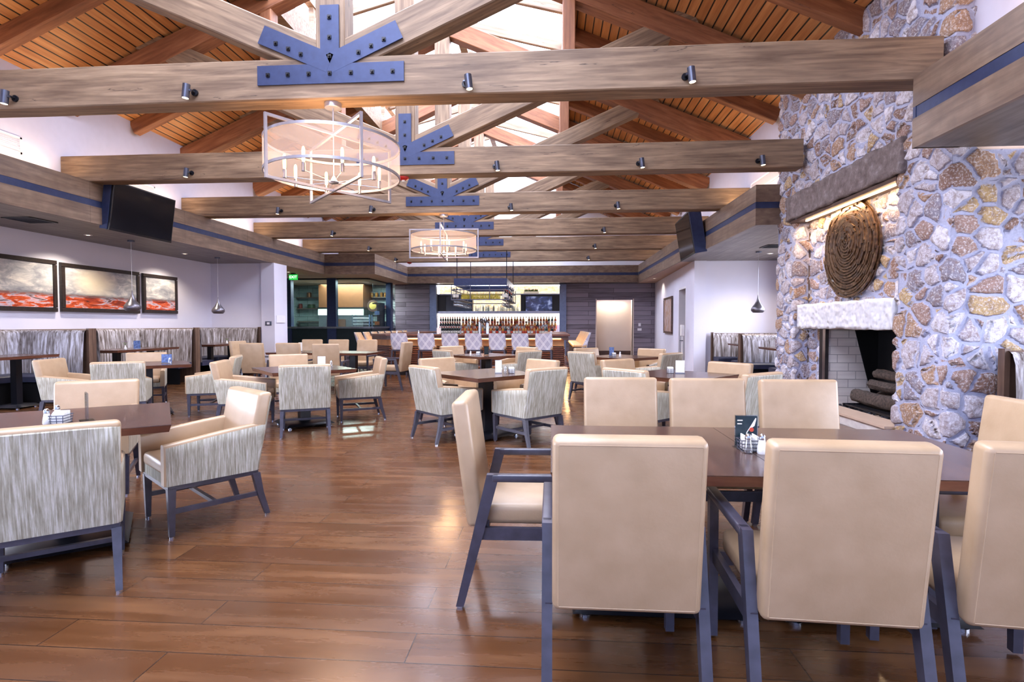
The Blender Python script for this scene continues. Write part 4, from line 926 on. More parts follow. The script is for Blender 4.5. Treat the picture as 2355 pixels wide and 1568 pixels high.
# ================================================================== PAINTINGS, PENDANTS, SIGNS
def picture(name, lab, x, y0, y1, z0, z1, mat, fr, fw, grp=None, s=1):
    t = thing(name, lab, 'painting', (x, (y0+y1)/2, (z0+z1)/2), 0, grp); hy = (y1-y0)/2; hz = (z1-z0)/2; a, b = (0, s*.045)
    m = MB()
    for (p, q, r, u) in ((-hy, hy, -hz, -hz+fw), (-hy, hy, hz-fw, hz), (-hy, -hy+fw, -hz+fw, hz-fw), (hy-fw, hy, -hz+fw, hz-fw)):
        m.hexa([(0, p, r), (s*.05, p+.006, r+.006), (s*.05, q-.006, r+.006), (0, q, r), (0, p, u), (s*.05, p+.006, u-.006), (s*.05, q-.006, u-.006), (0, q, u)])
    m.build('picture_frame', fr, t)
    MB().box(s*.006, s*.03, -hy+fw, hy-fw, -hz+fw, hz-fw).build('canvas', mat, t); return t
plain('frame_dark', '2a2220', .35, var=.4, vs_=30)
gp = 'framed red desert landscapes on the side wall'
picture('framed_painting', 'desert landscape with a winding white river, framed in black, cut by the picture edge', WL+.012, 8.0, 9.86, 1.57, 2.57, 'painting_a', 'frame_dark', .085, gp)
picture('framed_painting', 'wide desert landscape with a painted-in lamp glare, the largest framed painting', WL+.012, 9.95, 11.97, 1.58, 2.55, 'painting_b', 'frame_dark', .085, gp)
picture('framed_painting', 'small squarish framed desert landscape beside the wide one', WL+.012, 12.08, 13.25, 1.60, 2.54, 'painting_c', 'frame_dark', .085, gp)
t = picture('framed_artwork', 'abstract brown and lilac framed picture beside the hall doorway', 0, -.9, .9, 1.02, 2.28, 'abstract_art', 'walnut', .07, None, -1)
t.location = (3.86 + (19.2-15.2)*(.44/7.6)-.012, 19.2, 1.65); t.rotation_euler = (0, 0, -math.atan(.44/7.6))
def pendant(x, y, lab):
    t = thing('pendant_lamp', lab, 'lamp', (x, y, HS), 0, 'teardrop metal pendant lamps')
    MB().lathe([(.06, -.03), (.065, -.025), (.065, 0)], n=20).build('ceiling_canopy', 'gunmetal', t)
    MB().cyl((0, 0, -.03), (0, 0, -1.04), .004, n=6).build('cord', 'brushed', t)
    pr = [(.008, -1.02), (.014, -1.06), (.022, -1.11), (.042, -1.17), (.08, -1.24), (.125, -1.30), (.15, -1.345), (.155, -1.375), (.145, -1.405), (.115, -1.435), (.108, -1.44), (.10, -1.435), (.135, -1.40), (.14, -1.37), (.11, -1.30), (.05, -1.2)]
    MB().lathe(pr, n=28, cap=False).build('lamp_shade', 'pend_metal', t, ang=60)
    MB().lathe([(.02, -1.36), (.045, -1.38), (.05, -1.41), (.03, -1.43), (.005, -1.437)], n=14).build('light_bulb', 'spot_face', t)
    lamp((x, y, HS-1.46), 'SPOT', 12, (1, .7, .42), (0, 0, 0), .04, 2.2)
plain('pend_metal', '77747c', .3, .8, var=.15)
pendant(-8.6, 10.55, 'dark teardrop pendant lamp hanging before the wide desert painting'); pendant(-8.55, 13.35, 'dark teardrop pendant lamp hanging before the booth end wall')
pendant(4.88, 13.2, 'bronze teardrop pendant lamp hanging beside the stone chimney')
def can(x, y, lab, power=40, z=HS):
    t = thing('recessed_downlight', lab, 'light', (x, y, z), 0, 'recessed ceiling downlights')
    MB().lathe([(.035, -.004), (.05, -.006), (.07, -.002), (.07, .002)], n=20, cap=False).build('trim_ring', 'white_paint', t); MB().lathe([(.001, -.003), (.045, -.003)], n=16, cap=False).build('lamp_face', 'can_glow', t)
    lamp((x, y, z-.03), 'SPOT', power, (1, .84, .66), (0, 0, 0), .05, 2.4)
can(-8.9, 9.85, 'small recessed downlight in the soffit above the wide desert painting', 150); can(-8.9, 12.6, 'small recessed downlight between the two pendants', 130)
can(5.3, 13.6, 'small recessed downlight in the soffit beside the chimney', 110); can(-8.6, 17.2, 'small recessed downlight beyond the EXIT sign', 20); can(4.35, 22.2, 'small recessed downlight in the hall end', 30, HS); can(3.85, 20.6, 'small recessed downlight before the hall boards', 30, HS)
def vent(lab, loc, rot, w, h, n=8, mat='white_paint'):
    t = thing('air_vent', lab, 'vent', loc, rot, 'air vents'); m = MB().box(-w/2, w/2, -.012, 0, -h/2, -h/2+.03).box(-w/2, w/2, -.012, 0, h/2-.03, h/2).box(-w/2, -w/2+.03, -.012, 0, -h/2, h/2).box(w/2-.03, w/2, -.012, 0, -h/2, h/2); m.build('vent_frame', mat, t)
    m = MB()
    for i in range(n): z_ = -h/2+.04+(h-.08)*i/(n-1); m.hexa([(-w/2+.03, -.010, z_), (w/2-.03, -.010, z_), (w/2-.03, 0, z_+.008), (-w/2+.03, 0, z_+.008), (-w/2+.03, -.010, z_+.003), (w/2-.03, -.010, z_+.003), (w/2-.03, 0, z_+.011), (-w/2+.03, 0, z_+.011)])
    m.build('vent_slats', mat, t)
vent('white wall vent high on the upper wall at the picture edge', (UL+.001, 7.55, 4.12), PI/2, .85, .26); vent('white wall vent high on the upper wall above the hanging television', (UL+.001, 10.45, 4.08), PI/2, .75, .24)
vent('white wall vent high on the upper wall beside the chimney', (UR-.001, 10.8, 4.12), -PI/2, 1.6, .22); vent('white wall vent high on the upper wall past the third truss', (UL+.001, 13.2, 4.05), PI/2, .75, .24)
vent('dark square vent in the plank soffit near the closest booth', (-8.55, 8.35, HS-.001), (PI/2, 0, 0), .5, .5, 10, 'black_metal'); vent('dark vent in the plank soffit beside the chimney', (4.85, 12.3, HS-.001), (PI/2, 0, 0), .4, .5, 8, 'black_metal')
t = thing('exit_sign', 'small glowing green EXIT sign hung from the ceiling before the kitchen glass', 'sign', (-8.60, 17.55, 2.93))
MB().box(-.06, .06, -.05, .05, .07, .12).build('mount', 'black_metal', t); MB().box(-.15, .15, -.012, .012, -.11, .07).build('panel', 'exit_green', t)
fc = bpy.data.curves.new('lettering', 'FONT'); fc.body = 'EXIT'; fc.size = .13; fc.extrude = .002; fc.align_x = 'CENTER'; fc.align_y = 'CENTER'
fo = bpy.data.objects.new('lettering', fc); COL.objects.link(fo); me = bpy.data.meshes.new_from_object(fo.evaluated_get(bpy.context.evaluated_depsgraph_get())); bpy.data.objects.remove(fo)
fo = bpy.data.objects.new('lettering', me); COL.objects.link(fo); me.materials.clear(); me.materials.append(MT['exit_white']); fo.parent = t; fo.location = (0, -.015, -.02); fo.rotation_euler = (PI/2, 0, 0)
# wall plates, dispenser
def plate(name, lab, cat, loc, rz, w, h, mat='white_paint', det=None):
    t = thing(name, lab, cat, loc, rz); MB().rbox(-w/2, w/2, -.012, 0, -h/2, h/2, .003).build('cover_plate', mat, t)
    MB().box(-w*.2, w*.2, -.018, -.010, -h*.25, h*.25).build('rocker', det or mat, t)
plate('switch_plate', 'grey double switch plate on the slim end of the booth bay wall', 'switch', (-7.9, 14.618, 1.36), 0, .18, .12, 'gunmetal', 'white_paint')
plate('switch_plate', 'upper white wall plate on the dark boards right of the recess', 'switch', (3.68, 22.898, 1.32), 0, .10, .13); plate('thermostat', 'lower wide white control on the dark boards right of the recess', 'thermostat', (3.68, 22.898, 1.12), 0, .17, .10)
# ================================================================== CHANDELIERS
def chandelier(loc, a0, a1, lab):
    """hangs from z = HF; frame from 2.73 to 3.37"""
    t = thing('drum_chandelier', lab, 'chandelier', loc, 0, 'drum chandeliers with square crossed frames'); dz = -HF
    MB().lathe([(.085, -.055), (.09, -.05), (.09, 0)], n=28).build('ceiling_canopy', 'brushed', t)
    MB().cyl((0, 0, -.05), (0, 0, 3.37+dz), .009, n=8).cyl((0, 0, 3.37+dz), (0, 0, 2.9+dz), .006, n=8).build('stem', 'brushed', t)
    q = .026; zb, zt, h = 2.785+dz, 3.425+dz, .765
    for k, a in enumerate((a0, a1)):
        M = Matrix.Rotation(a, 4, 'Z'); o = .0005*k; m = MB()
        m.box(-h, h, -q/2-o, q/2+o, zt-q-o, zt+o, M=M).box(-h, h, -q/2-o, q/2+o, zb-o, zb+q+o, M=M).box(-h, -h+q, -q/2-o, q/2+o, zb+q, zt-q, M=M).box(h-q, h, -q/2-o, q/2+o, zb+q, zt-q, M=M)
        m.build('square_frame', 'brushed', t)
    R = .715; N = 64
    ring = lambda r, z: [(r*math.cos(2*PI*i/N), r*math.sin(2*PI*i/N), z) for i in range(N)]
    for z0_, nm in ((3.285+dz, 0), (2.955+dz, 1)):
        m = MB(); m.loft([ring(R, z0_-.014), ring(R, z0_+.014), ring(R-.012, z0_+.014), ring(R-.012, z0_-.014)], closed=True); m.build('rim', 'brushed', t)
    m = MB(); a = ring(R-.004, 2.962+dz); b = ring(R-.004, 3.278+dz); m.loft([a, b], cap=False); m.build('sheer_drum', 'sheer_shade', t)
    m = MB().lathe([(.005, 2.872+dz), (.05, 2.878+dz), (.055, 2.89+dz), (.04, 2.9+dz), (.01, 2.955+dz)], n=20); m.build('hub', 'nickel', t)
    for i in range(8):
        a = 2*PI*(i+.5)/8 + a0; x, y = .5*math.cos(a), .5*math.sin(a)
        arm = MB().cyl((0.04*math.cos(a), .04*math.sin(a), 2.888+dz), (x, y, 2.888+dz), .0035, n=6).cyl((x, y, 2.875+dz), (x, y, 2.955+dz), .02, n=12).cyl((x, y, 2.955+dz), (x, y, 2.965+dz), .015, n=12).build('candle_arm', 'nickel', t)
        MB().lathe([(.010, 2.965+dz), (.016, 2.98+dz), (.017, 3.09+dz), (.012, 3.115+dz), (.003, 3.125+dz)], (x, y, 0), 12).build('tube_bulb', 'bulb', arm)
    lamp((loc[0], loc[1], 3.14), 'POINT', 75, (1, .58, .28), size=.3)
chandelier((-2.38, TY[0], HF), math.atan2(.6, .43), math.atan2(.6, -.55), 'large near drum chandelier in crossed square metal frames under the closest truss')
chandelier((-2.35, TY[2], HF), .03, PI/2+.10, 'small distant drum chandelier under the third truss')
# ================================================================== SPOTLIGHTS ON THE TIE BEAMS
def spotlight():
    t = thing('beam_spotlight', 'x', 'spotlight', (0, 0, 0), 0, 'cylinder spotlights on the tie beams')
    MB().cyl((0, 0, 0), (0, -.02, 0), .036, n=18).cyl((0, -.02, 0), (0, -.075, 0), .012, n=10).build('wall_mount', 'black_metal', t)
    M = Matrix.Translation((-.045, -.085, 0)) @ Matrix.Rotation(.12, 4, 'Y')
    b = MB().cyl((0, 0, -.085), (0, 0, .06), .038, n=22, M=M).cyl((.03, 0, 0), (.055, 0, 0), .014, n=10, M=M).build('spot_body', 'gunmetal', t)
    MB().cyl((0, 0, -.0875), (0, 0, -.084), .031, n=18, M=M).build('lens', 'spot_face', b); return t
SP = Kind(spotlight())
names6 = ['the closest truss', 'the second truss', 'the third truss', 'the fourth truss', 'the fifth truss', 'the farthest truss']
where = {-5.95: 'painting wall end', -3.86: 'second from the painting wall end', -.9: 'just past the star plate', 1.35: 'halfway to the fireplace', 3.16: 'fireplace end'}
sets = [(-5.95, -3.86, -.9, 1.35), (-5.95, -.9, 1.35, 3.16), (-5.95, -3.86, -.9, 1.35), (-5.95, 1.35), (-5.95, 1.35), (-5.95, 1.35)]
for k, xs in enumerate(sets):
    for x in xs:
        y = TY[k] - HD/2
        o = SP.put((x, y, 3.84), 0 if x < -2 else PI*0, 'gunmetal spotlight on the tie beam of %s, %s' % (names6[k], where[x]), 'cylinder spotlights on the tie beams')
        if x > -2: o.scale = (-1, 1, 1)
        if k < 4 or x > 0: lamp((x, y-.1, 3.72), 'SPOT', 60, (1, .78, .55), (.1, 0, 0), .03, 1.7)
for loc, lab in (((2.6, 6.6, 5.62), 'small lit spot on the board ceiling above the closest truss, fireplace side'), ((3.2, 8.0, 4.9), None)):
    if lab:
        t = thing('ceiling_spot', lab, 'light', (2.45, 7.3, roofz(2.45)-.01)); MB().cyl((0, 0, 0), (0, 0, -.06), .03, n=16).build('spot_body', 'gunmetal', t); MB().cyl((0, 0, -.06), (0, 0, -.064), .025, n=14).build('lens', 'spot_face', t)
def alarm(x, y, lab):
    t = thing('fire_alarm_beacon', lab, 'alarm', (x, y, HF), 0, 'red ceiling alarm beacons'); MB().lathe([(.03, -.05), (.06, -.045), (.085, -.025), (.09, 0)], n=24).build('red_base', 'red_plastic', t); MB().lathe([(.004, -.085), (.025, -.075), (.028, -.05)], n=14).build('lens', 'white_ceramic', t)
alarm(-2.42, TY[1], 'red alarm beacon beside the large drum chandelier, under the second tie beam'); alarm(-5.5, TY[5], 'tiny red alarm beacon under the farthest tie beam')
# ================================================================== TELEVISIONS
t = thing('hanging_television', 'large black television tilted down from the fascia over the booths', 'television', (-7.62, 9.66, 3.40))
M = Matrix.Rotation(.13, 4, 'Y')
MB().rbox(-.035, .035, -.77, .77, -.43, .43, .008, 0, M).build('housing', 'black_metal', t); MB().box(.035, .038, -.745, .745, -.395, .405, 0, M).build('screen', 'grey_screen', t)
MB().box(-.13, .0, -.79, -.76, -.42, .40, 0, M).build('side_panel', 'steel_blue', t); MB().box(-.1, -.03, -.2, .2, -.15, .15).build('wall_bracket', 'steel_blue', t)
t = thing('hanging_television', 'television seen almost edge-on, hung from the fascia toward the hallway', 'television', (3.28, 13.6, 3.46), -.05)
M = Matrix.Rotation(-.16, 4, 'Y')
MB().rbox(-.03, .03, -.86, .86, -.5, .5, .008, 0, M).build('housing', 'black_metal', t); MB().box(-.034, -.03, -.82, .82, -.45, .46, 0, M).build('screen', 'grey_screen', t)
MB().box(-.02, .24, -.89, -.86, -.5, .5, 0, M).build('side_panel', 'steel_blue', t); MB().box(.03, .25, -.2, .2, -.15, .15).build('wall_bracket', 'steel_blue', t)
# ================================================================== BAR
bar = thing('bar_counter', 'long glowing wooden bar with chamfered corner across the far end', 'bar')
pathc = [(-4.78, 20.4), (-4.78, 14.55), (-4.25, 14.02), (.32, 14.02), (.32, 19.2)]
def offp(P, d):
    out = []
    for i, p in enumerate(P):
        a = Vector(P[max(i-1, 0)]); b = Vector(P[i]); c = Vector(P[min(i+1, len(P)-1)])
        n1 = (b-a) if i else (c-b); n2 = (c-b) if i < len(P)-1 else (b-a); n1.normalize(); n2.normalize()
        p1 = Vector((-n1.y, n1.x)); p2 = Vector((-n2.y, n2.x)); q = (p1+p2).normalized(); out.append(b + q*d/max(.3, q.dot(p1)))
    return out
def ribbon(o0, o1, z0_, z1_, mats, nm, par, P=pathc):
    a = offp(P, o0); b = offp(P, o1); m = MB(); m.loft([[(p.x, p.y, z0_), (q.x, q.y, z0_), (q.x, q.y, z1_), (p.x, p.y, z1_)] for p, q in zip(a, b)]); return m.build(nm, mats, par)
ribbon(-.16, .55, 1.03, 1.075, 'table_edge', 'bar_top', bar); ribbon(-.12, -.06, .93, 1.03, 'walnut', 'bar_nosing', bar)
ribbon(.02, .1, .0, 1.03, 'booth_wood', 'bar_body', bar)
ribbon(-.02, .0, .985, 1.0, 'led_bar', 'glow_strip', bar); 
ribbon(-.012, .02, .77, .985, 'bar_panel', 'lit_panel', bar)
for i in range(12):
    z_ = .16 + i*.05; ribbon(-.03, .02, z_, z_+.028, 'table_edge', 'front_slat', bar)
ribbon(-.07, .02, 0, .14, 'black', 'kick_plate', bar)
m = MB(); m.tube([(p.x, p.y, .22) for p in offp(pathc, -.2)], .022, 10); m.build('foot_rail', 'copper', bar)
lamp((-1.95, 13.90, .975), 'AREA', 110, (1, .58, .26), (PI*.14, 0, 0), 4.4, sy=.05); lamp((-4.90, 17.3, .975), 'AREA', 90, (1, .58, .26), (0, PI*.10, 0), .05, sy=5); lamp((.44, 16.6, .975), 'AREA', 90, (1, .58, .26), (0, -PI*.10, 0), .05, sy=4.6)
# things on the bar
t = thing('beer_tower', 'polished steel arched beer tower standing in the middle of the bar', 'beer tower', (-1.95, 14.75, 1.0)); m = MB()
m.tube([(0, 0, 0), (0, 0, .36), (.02, 0, .42), (.07, 0, .46), (.13, 0, .46), (.18, 0, .42), (.2, 0, .36), (.2, 0, 0)], .05, 14); m.build('tower_pipe', 'chrome', t)
for k in range(4): MB().cyl((.02+.055*k, -.05, .38), (.02+.055*k, -.09, .38), .008, n=8).cyl((.02+.055*k, -.085, .38), (.02+.055*k, -.075, .50), .010, .014, n=8).build('tap_handle', 'black', t)
def onbar(x, y, lab, kind):
    if kind == 'caddy': caddy(x, y, 1.075, 0, lab)
    elif kind == 'card': card(x, y, 1.075, 0, .12, .17, lab)
    else: shaker(x, y, 1.075, 'white_ceramic', lab)
onbar(-3.0, 14.3, 'white printed card standing on the bar between stools', 'card'); onbar(.0, 14.3, 'white folded cloth caddy near the hallway end of the bar', 'caddy'); onbar(-4.15, 14.3, 'white candle-like shaker at the chamfered corner of the bar', 's'); onbar(-3.55, 14.3, 'white shaker on the bar front', 's')
# hanging rack
RB = 2.10
rk = thing('hanging_bar_rack', 'steel canopy and bottle rack hung by rods above the bar', 'rack', (-2.3, 19.2, RB)); x0, x1, y0, y1 = -3.25, -1.38, 17.5, 20.9; X = lambda v: v+2.3; Y_ = lambda v: v-19.2
m = MB()
for (a, b, c_, d) in ((x0+.08, x1-.05, y0+.0, y0+.03), (x0+.08, x1-.05, y1-.03, y1), (x0+.08, x0+.11, y0+.03, y1-.03), (x1-.08, x1-.05, y0+.03, y1-.03)): m.box(X(a), X(b), Y_(c_), Y_(d), .50, .73)
m.build('canopy_band', 'steel_blue', rk)
m = MB()
for yy in (TY[4], TY[5]): m.box(X(x0+.09), X(x1-.06), Y_(yy)-.03, Y_(yy)+.03, .66, .70)
m.build('cross_member', 'steel_blue', rk)
for a in (-3.1, -1.46):
    for b in (TY[4], TY[5]): MB().cyl((X(a), Y_(b), .68), (X(a), Y_(b), HF-RB), .013, n=8).build('hanging_rod', 'black_metal', rk)
for z_ in (.04, .36):
    m = MB()
    for (p, q) in (((x0, y0), (x1, y0)), ((x0, y1), (x1, y1)), ((x0, y0), (x0, y1)), ((x1, y0), (x1, y1))): m.bar((X(p[0]), Y_(p[1]), z_), (X(q[0]), Y_(q[1]), z_), .03, .03)
    m.build('shelf_rail', 'gunmetal', rk)
m = MB().box(X(x0), X(x1), Y_(y0), Y_(y0)+.26, .045, .06).box(X(x0), X(x0)+.26, Y_(y0), Y_(y1), .04, .055).box(X(x1)-.26, X(x1), Y_(y0), Y_(y1), .042, .057); m.build('rack_shelf', 'walnut', rk)
for a in [x0+.0, x0+.62, x0+1.25, x1] : MB().bar((X(a), Y_(y0), .02), (X(a), Y_(y0), .52), .022, .022, up=(0, 1, 0)).build('upright', 'gunmetal', rk)
for b in (18.4, 19.2, 20.0, 20.9):
    for a in (x0, x1): MB().bar((X(a), Y_(b), .02), (X(a), Y_(b), .52), .022, .022, up=(0, 1, 0)).build('upright', 'gunmetal', rk)
m = MB(); rr = random.Random(12)
for i in range(420):
    x = X(rr.uniform(x0+.3, x1-.3)); y = Y_(rr.uniform(y0+.05, y0+.2)); a = rr.uniform(-.06, .10); hh = rr.uniform(.16, .28)
    m.add([(x, y, .062), (x+.012, y, .062), (x+a+.004, y+rr.uniform(-.05, .05), .06+hh)], [(0, 1, 2)])
tag(m.build('planter_grass', 'yellow_grass', loc=(-2.3, 19.2, RB)), 'yellow-green decorative grass filling the front of the hanging rack', 'plant', kind='stuff')
def bottle(body, nm='liquor_bottle', wine=False, lab_c='label_white'):
    t = thing(nm, 'x', 'bottle'); 
    pr = [(.036, 0), (.038, .01), (.038, .19), (.034, .215), (.016, .245), (.0145, .30), (.016, .302), (.016, .31), (.008, .312)] if wine else [(.038, 0), (.042, .01), (.042, .17), (.036, .20), (.016, .23), (.014, .27)]
    MB().lathe(pr, n=10).build('bottle_body', body, t); MB().lathe([(.0425, .05), (.0428, .055), (.0428, .13), (.0425, .135)] if not wine else [(.0385, .06), (.0388, .065), (.0388, .14), (.0385, .145)], n=10, cap=False).build('bottle_label', lab_c, t)
    if not wine: MB().lathe([(.015, .27), (.016, .275), (.016, .30), (.008, .302)], n=8).build('cap', 'black', t)
    else: MB().lathe([(.0155, .26), (.017, .262), (.017, .313), (.008, .315)], n=8).build('foil', 'red_label', t)
    return t
KB = [Kind(bottle('amber')), Kind(bottle('amber_light', lab_c='red_label')), Kind(bottle('clear_glass')), Kind(bottle('green_bottle')), Kind(bottle('glass_dark', lab_c='red_label')), Kind(bottle('glass_dark', 'wine_bottle', True))]
# back bar
bb = thing('back_bar', 'brightly lit back bar of stepped shelves set in the dark board wall', 'shelving', (-2.28, 22.9, 0)); ox = 2.28
MB().box(-2.62, 2.64, .62, .66, .85, 1.82).build('backlit_panel', 'backlit', bb); MB().box(-2.62, 2.64, .62, .66, 1.88, 3.0).build('onyx_panel', 'onyx_panel', bb)
MB().box(-2.62, 2.64, .2, .62, .85, .9).box(-2.62, 2.64, .36, .62, .9, 1.10).box(-2.62, 2.64, .5, .62, 1.10, 1.32).build('stepped_shelf', 'marble', bb)
MB().box(-2.62, 2.64, .1, .62, 1.80, 1.90).build('mid_shelf', 'nickel', bb); MB().box(-2.62, 2.64, .1, .62, 2.60, 2.64).build('upper_shelf', 'nickel', bb)
MB().box(-2.62, -1.1, .2, .5, 1.9, 2.6).build('tv_niche_panel', 'black', bb); MB().box(.98, 2.64, .2, .5, 1.9, 2.6).build('tv_niche_panel', 'black', bb)
for sx, nm in ((-2.75, 'a'), (2.77, 'b')): MB().box(sx-.14, sx+.14, -.12, .1, 0, 3.02).build('steel_column', 'column_steel', bb)
m = MB(); rr = random.Random(3)
for i in range(70):
    x = rr.uniform(-1.0, .9); r = rr.uniform(.02, .04); z_ = 1.9; h_ = rr.uniform(.1, .3); m.lathe([(r, 0), (r, h_*.7), (r*.4, h_*.85), (r*.4, h_)], (x, rr.uniform(.3, .5), z_), 7)
tag(m.build('glassware', 'clear_glass', loc=(-2.28, 22.9, 0)), 'crowd of sparkling glassware on the middle shelf of the back bar', 'glassware', kind='stuff')
gl, wl_ = 'liquor bottles on the stepped back bar shelf', 'wine bottles at the kitchen end of the back bar'
rr = random.Random(9)
for row, (yy, zz) in enumerate(((.27, .90), (.43, 1.10), (.55, 1.32))):
    for i in range(33):
        x = -1.55 + i*.125 + rr.uniform(-.015, .015); k = rr.choice((0, 0, 1, 1, 2, 0, 4, 3 if i > 22 else 1, 2 if i < 8 else 0))
        KB[k].put((-2.28+x, 22.9+yy, zz), 0, 'liquor bottle in the bright crowd on the stepped back bar shelf', gl).scale = (1.3, 1.1, 1.15)
for row, (yy, zz) in enumerate(((.27, .90), (.43, 1.10), (.55, 1.32))):
    for i in range(9): KB[5].put((-2.28-2.55+i*.105, 22.9+yy, zz), 0, 'dark wine bottle in the packed block at one end of the back bar', wl_).scale = (1.25, 1.1, 1.1)
for i in range(12):      # bottles in the hanging rack
    KB[5].put((x1-.12, 17.85+i*.24, RB+.058), 0, 'bottle in the long side of the hanging rack facing the hallway', 'bottles in the side of the hanging rack')
for i, (xx, yy) in enumerate(((x0+.07, y0+.1), (x0+.17, y0+.1), (x1-.16, y0+.1), (x1-.07, y0+.1))): KB[2].put((xx, yy, RB+.062), 0, 'pale bottle at a front corner of the hanging rack', 'pale bottles at the corners of the hanging rack')
def wineglass():
    t = thing('wine_glass', 'x', 'glass'); MB().lathe([(.034, 0), (.034, -.004), (.005, -.008), (.004, -.085), (.02, -.10), (.038, -.13), (.04, -.16), (.034, -.20), (.031, -.20), (.036, -.16), (.034, -.13)], n=10, cap=False).build('glass_bowl', 'clear_glass', t); return t
WG = Kind(wineglass())
for i in range(14):
    for xx in (x0+.07, x0+.18, x1-.2, x1-.08): WG.put((xx, y0+.12+i*.23, RB+.040), 0, 'stemmed glass hanging upside down under the bar rack', 'stemmed glasses hanging under the bar rack')
for (xc, lab) in ((-3.95, 'bar television near the wine bottles, screen dark'), (-.52, 'bar television with bright blue reflections painted on its screen')):
    t = thing('bar_television', lab, 'television', (xc, 23.05, 2.21)); MB().rbox(-.58, .58, -.03, .03, -.33, .33, .006).build('housing', 'black_metal', t)
    MB().box(-.56, .56, -.033, -.03, -.31, .31).build('screen', 'bar_screen' if xc > -2 else 'grey_screen', t)
t = thing('shelf_planter', 'low white planter of green leaves above the bright bar television', 'planter', (-.85, 23.15, 2.64)); MB().rbox(-.32, .32, -.08, .08, 0, .10, .01).build('planter_box', 'white_ceramic', t); m = MB(); rr = random.Random(2)
for i in range(160):
    x, y, h_ = rr.uniform(-.28, .28), rr.uniform(-.06, .06), rr.uniform(.05, .16); m.add([(x-.01, y, .09), (x+.01, y, .09), (x+rr.uniform(-.03, .03), y+rr.uniform(-.03, .03), .09+h_)], [(0, 1, 2)])
m.build('foliage', 'green_leaf', t)['kind'] = 'stuff'
lamp((-2.28, 22.75, 2.95), 'AREA', 25, (1, .85, .65), (-.4, 0, 0), 4.8, sy=.2)
# ================================================================== KITCHEN BEHIND GLASS
KY = 19.7
m = MB().box(-10.4, -6.72, KY-.06, KY+.12, 0, 1.18, 0).box(-6.84, -6.7, KY+.12, 22.9, 0, 1.18, 0); struct(m.build('wall_kitchen_front', 'teal_dark'))
struct(MB().box(-9.95, -6.66, KY-.16, KY+.14, 1.18, 1.25).box(-6.86, -6.64, KY+.14, 22.4, 1.18, 1.25).build('trim_6', 'nickel'))
m = MB()
for x, w in ((-10.15, .5), (-9.78, .16), (-8.15, .34)): m.box(x-w/2, x+w/2, KY-.12, KY+.1, 0, HS)
m.box(-6.80, -6.60, 21.9, 22.2, 0, HS); struct(m.build('trim_7', 'steel_blue'))
for i, (a, b) in enumerate(((-9.7, -8.32), (-7.98, -6.76))):
    w = struct(MB().box(a, b, KY-.03, KY+.03, HS-.05, HS).build('window_%d' % (6+i), 'black_metal')); MB().box(a, b, KY-.005, KY+.005, 1.25, HS-.05).build('pane', 'kitchen_glass', w)
w = struct(MB().box(-6.79, -6.73, KY, 22.0, HS-.05, HS).build('window_8', 'black_metal')); MB().box(-6.765, -6.755, KY+.02, 22.0, 1.25, HS-.05).build('pane', 'kitchen_glass', w)
struct(MB().box(-11.2, -6.6, 23.3, 23.5, 0, HS).build('wall_kitchen_back', 'stone_tile'))
lamp((-8.4, 21.3, 3.0), 'AREA', 330, (.92, 1, .95), (0, 0, 0), 2.4, sy=1.6)
for k, z_ in enumerate((1.45, 2.02, 2.5)):
    for (a, b, nm) in ((-11.1, -9.75, 'tiled wall'), (-7.75, -6.9, 'bar')):
        t = thing('kitchen_shelf', ['lowest', 'middle', 'top'][k] + ' wooden shelf behind the kitchen glass toward the ' + nm, 'shelf', ((a+b)/2, 23.1, z_), 0, 'shelves behind the kitchen glass'); MB().box((a-b)/2, (b-a)/2, -.17, .17, -.02, .02).build('board', 'booth_wood', t); MB().box((a-b)/2, (b-a)/2, -.02, .17, -.05, -.02).build('bracket', 'gunmetal', t)
plain('dk_red', '7a1f1a', .5); plain('dk_green', '2f4a2a', .5); plain('dk_orange', 'b2601e', .5); plain('yellow_sign', 'b59a4a', .5)
def jar(x, z_, mat, h_, w_, lab, grp='jars and tins on the kitchen shelves'):
    t = thing('storage_jar', lab, 'jar', (x, 23.08, z_+.02), 0, grp); MB().lathe([(w_*.9, 0), (w_, .01), (w_, h_*.8), (w_*.8, h_*.88)], n=14).build('jar_body', mat, t); MB().lathe([(w_*.82, h_*.88), (w_*.85, h_*.9), (w_*.85, h_), (w_*.4, h_*1.01)], n=14).build('lid', 'brushed', t)
for x, z_, mt, h_, w_, lab in ((-10.6, 2.5, 'copper', .24, .1, 'copper jar on the top kitchen shelf beside the tiled wall'), (-10.0, 2.5, 'copper', .24, .1, 'copper jar on the top kitchen shelf next to the hood'), (-11.0, 2.02, 'dk_red', .22, .08, 'red tin at the edge of the middle kitchen shelf'), (-10.5, 2.02, 'dk_green', .2, .16, 'dark green jar on the middle kitchen shelf'), (-9.9, 2.02, 'dk_orange', .2, .17, 'orange jar on the middle kitchen shelf'),
    (-7.78, 2.5, 'amber_light', .22, .06, 'first small golden jar on the top shelf toward the bar'), (-7.58, 2.5, 'amber_light', .22, .06, 'second small golden jar on the top shelf toward the bar'), (-7.36, 2.5, 'amber_light', .22, .06, 'third small golden jar on the top shelf toward the bar'), (-7.2, 2.5, 'amber_light', .22, .06, 'fourth small golden jar on the top shelf toward the bar'), (-7.0, 2.5, 'amber_light', .22, .06, 'fifth small golden jar on the top shelf toward the bar'), (-7.3, 2.02, 'dk_red', .14, .14, 'low red jar on the middle shelf toward the bar')): jar(x, z_, mt, h_, w_, lab)
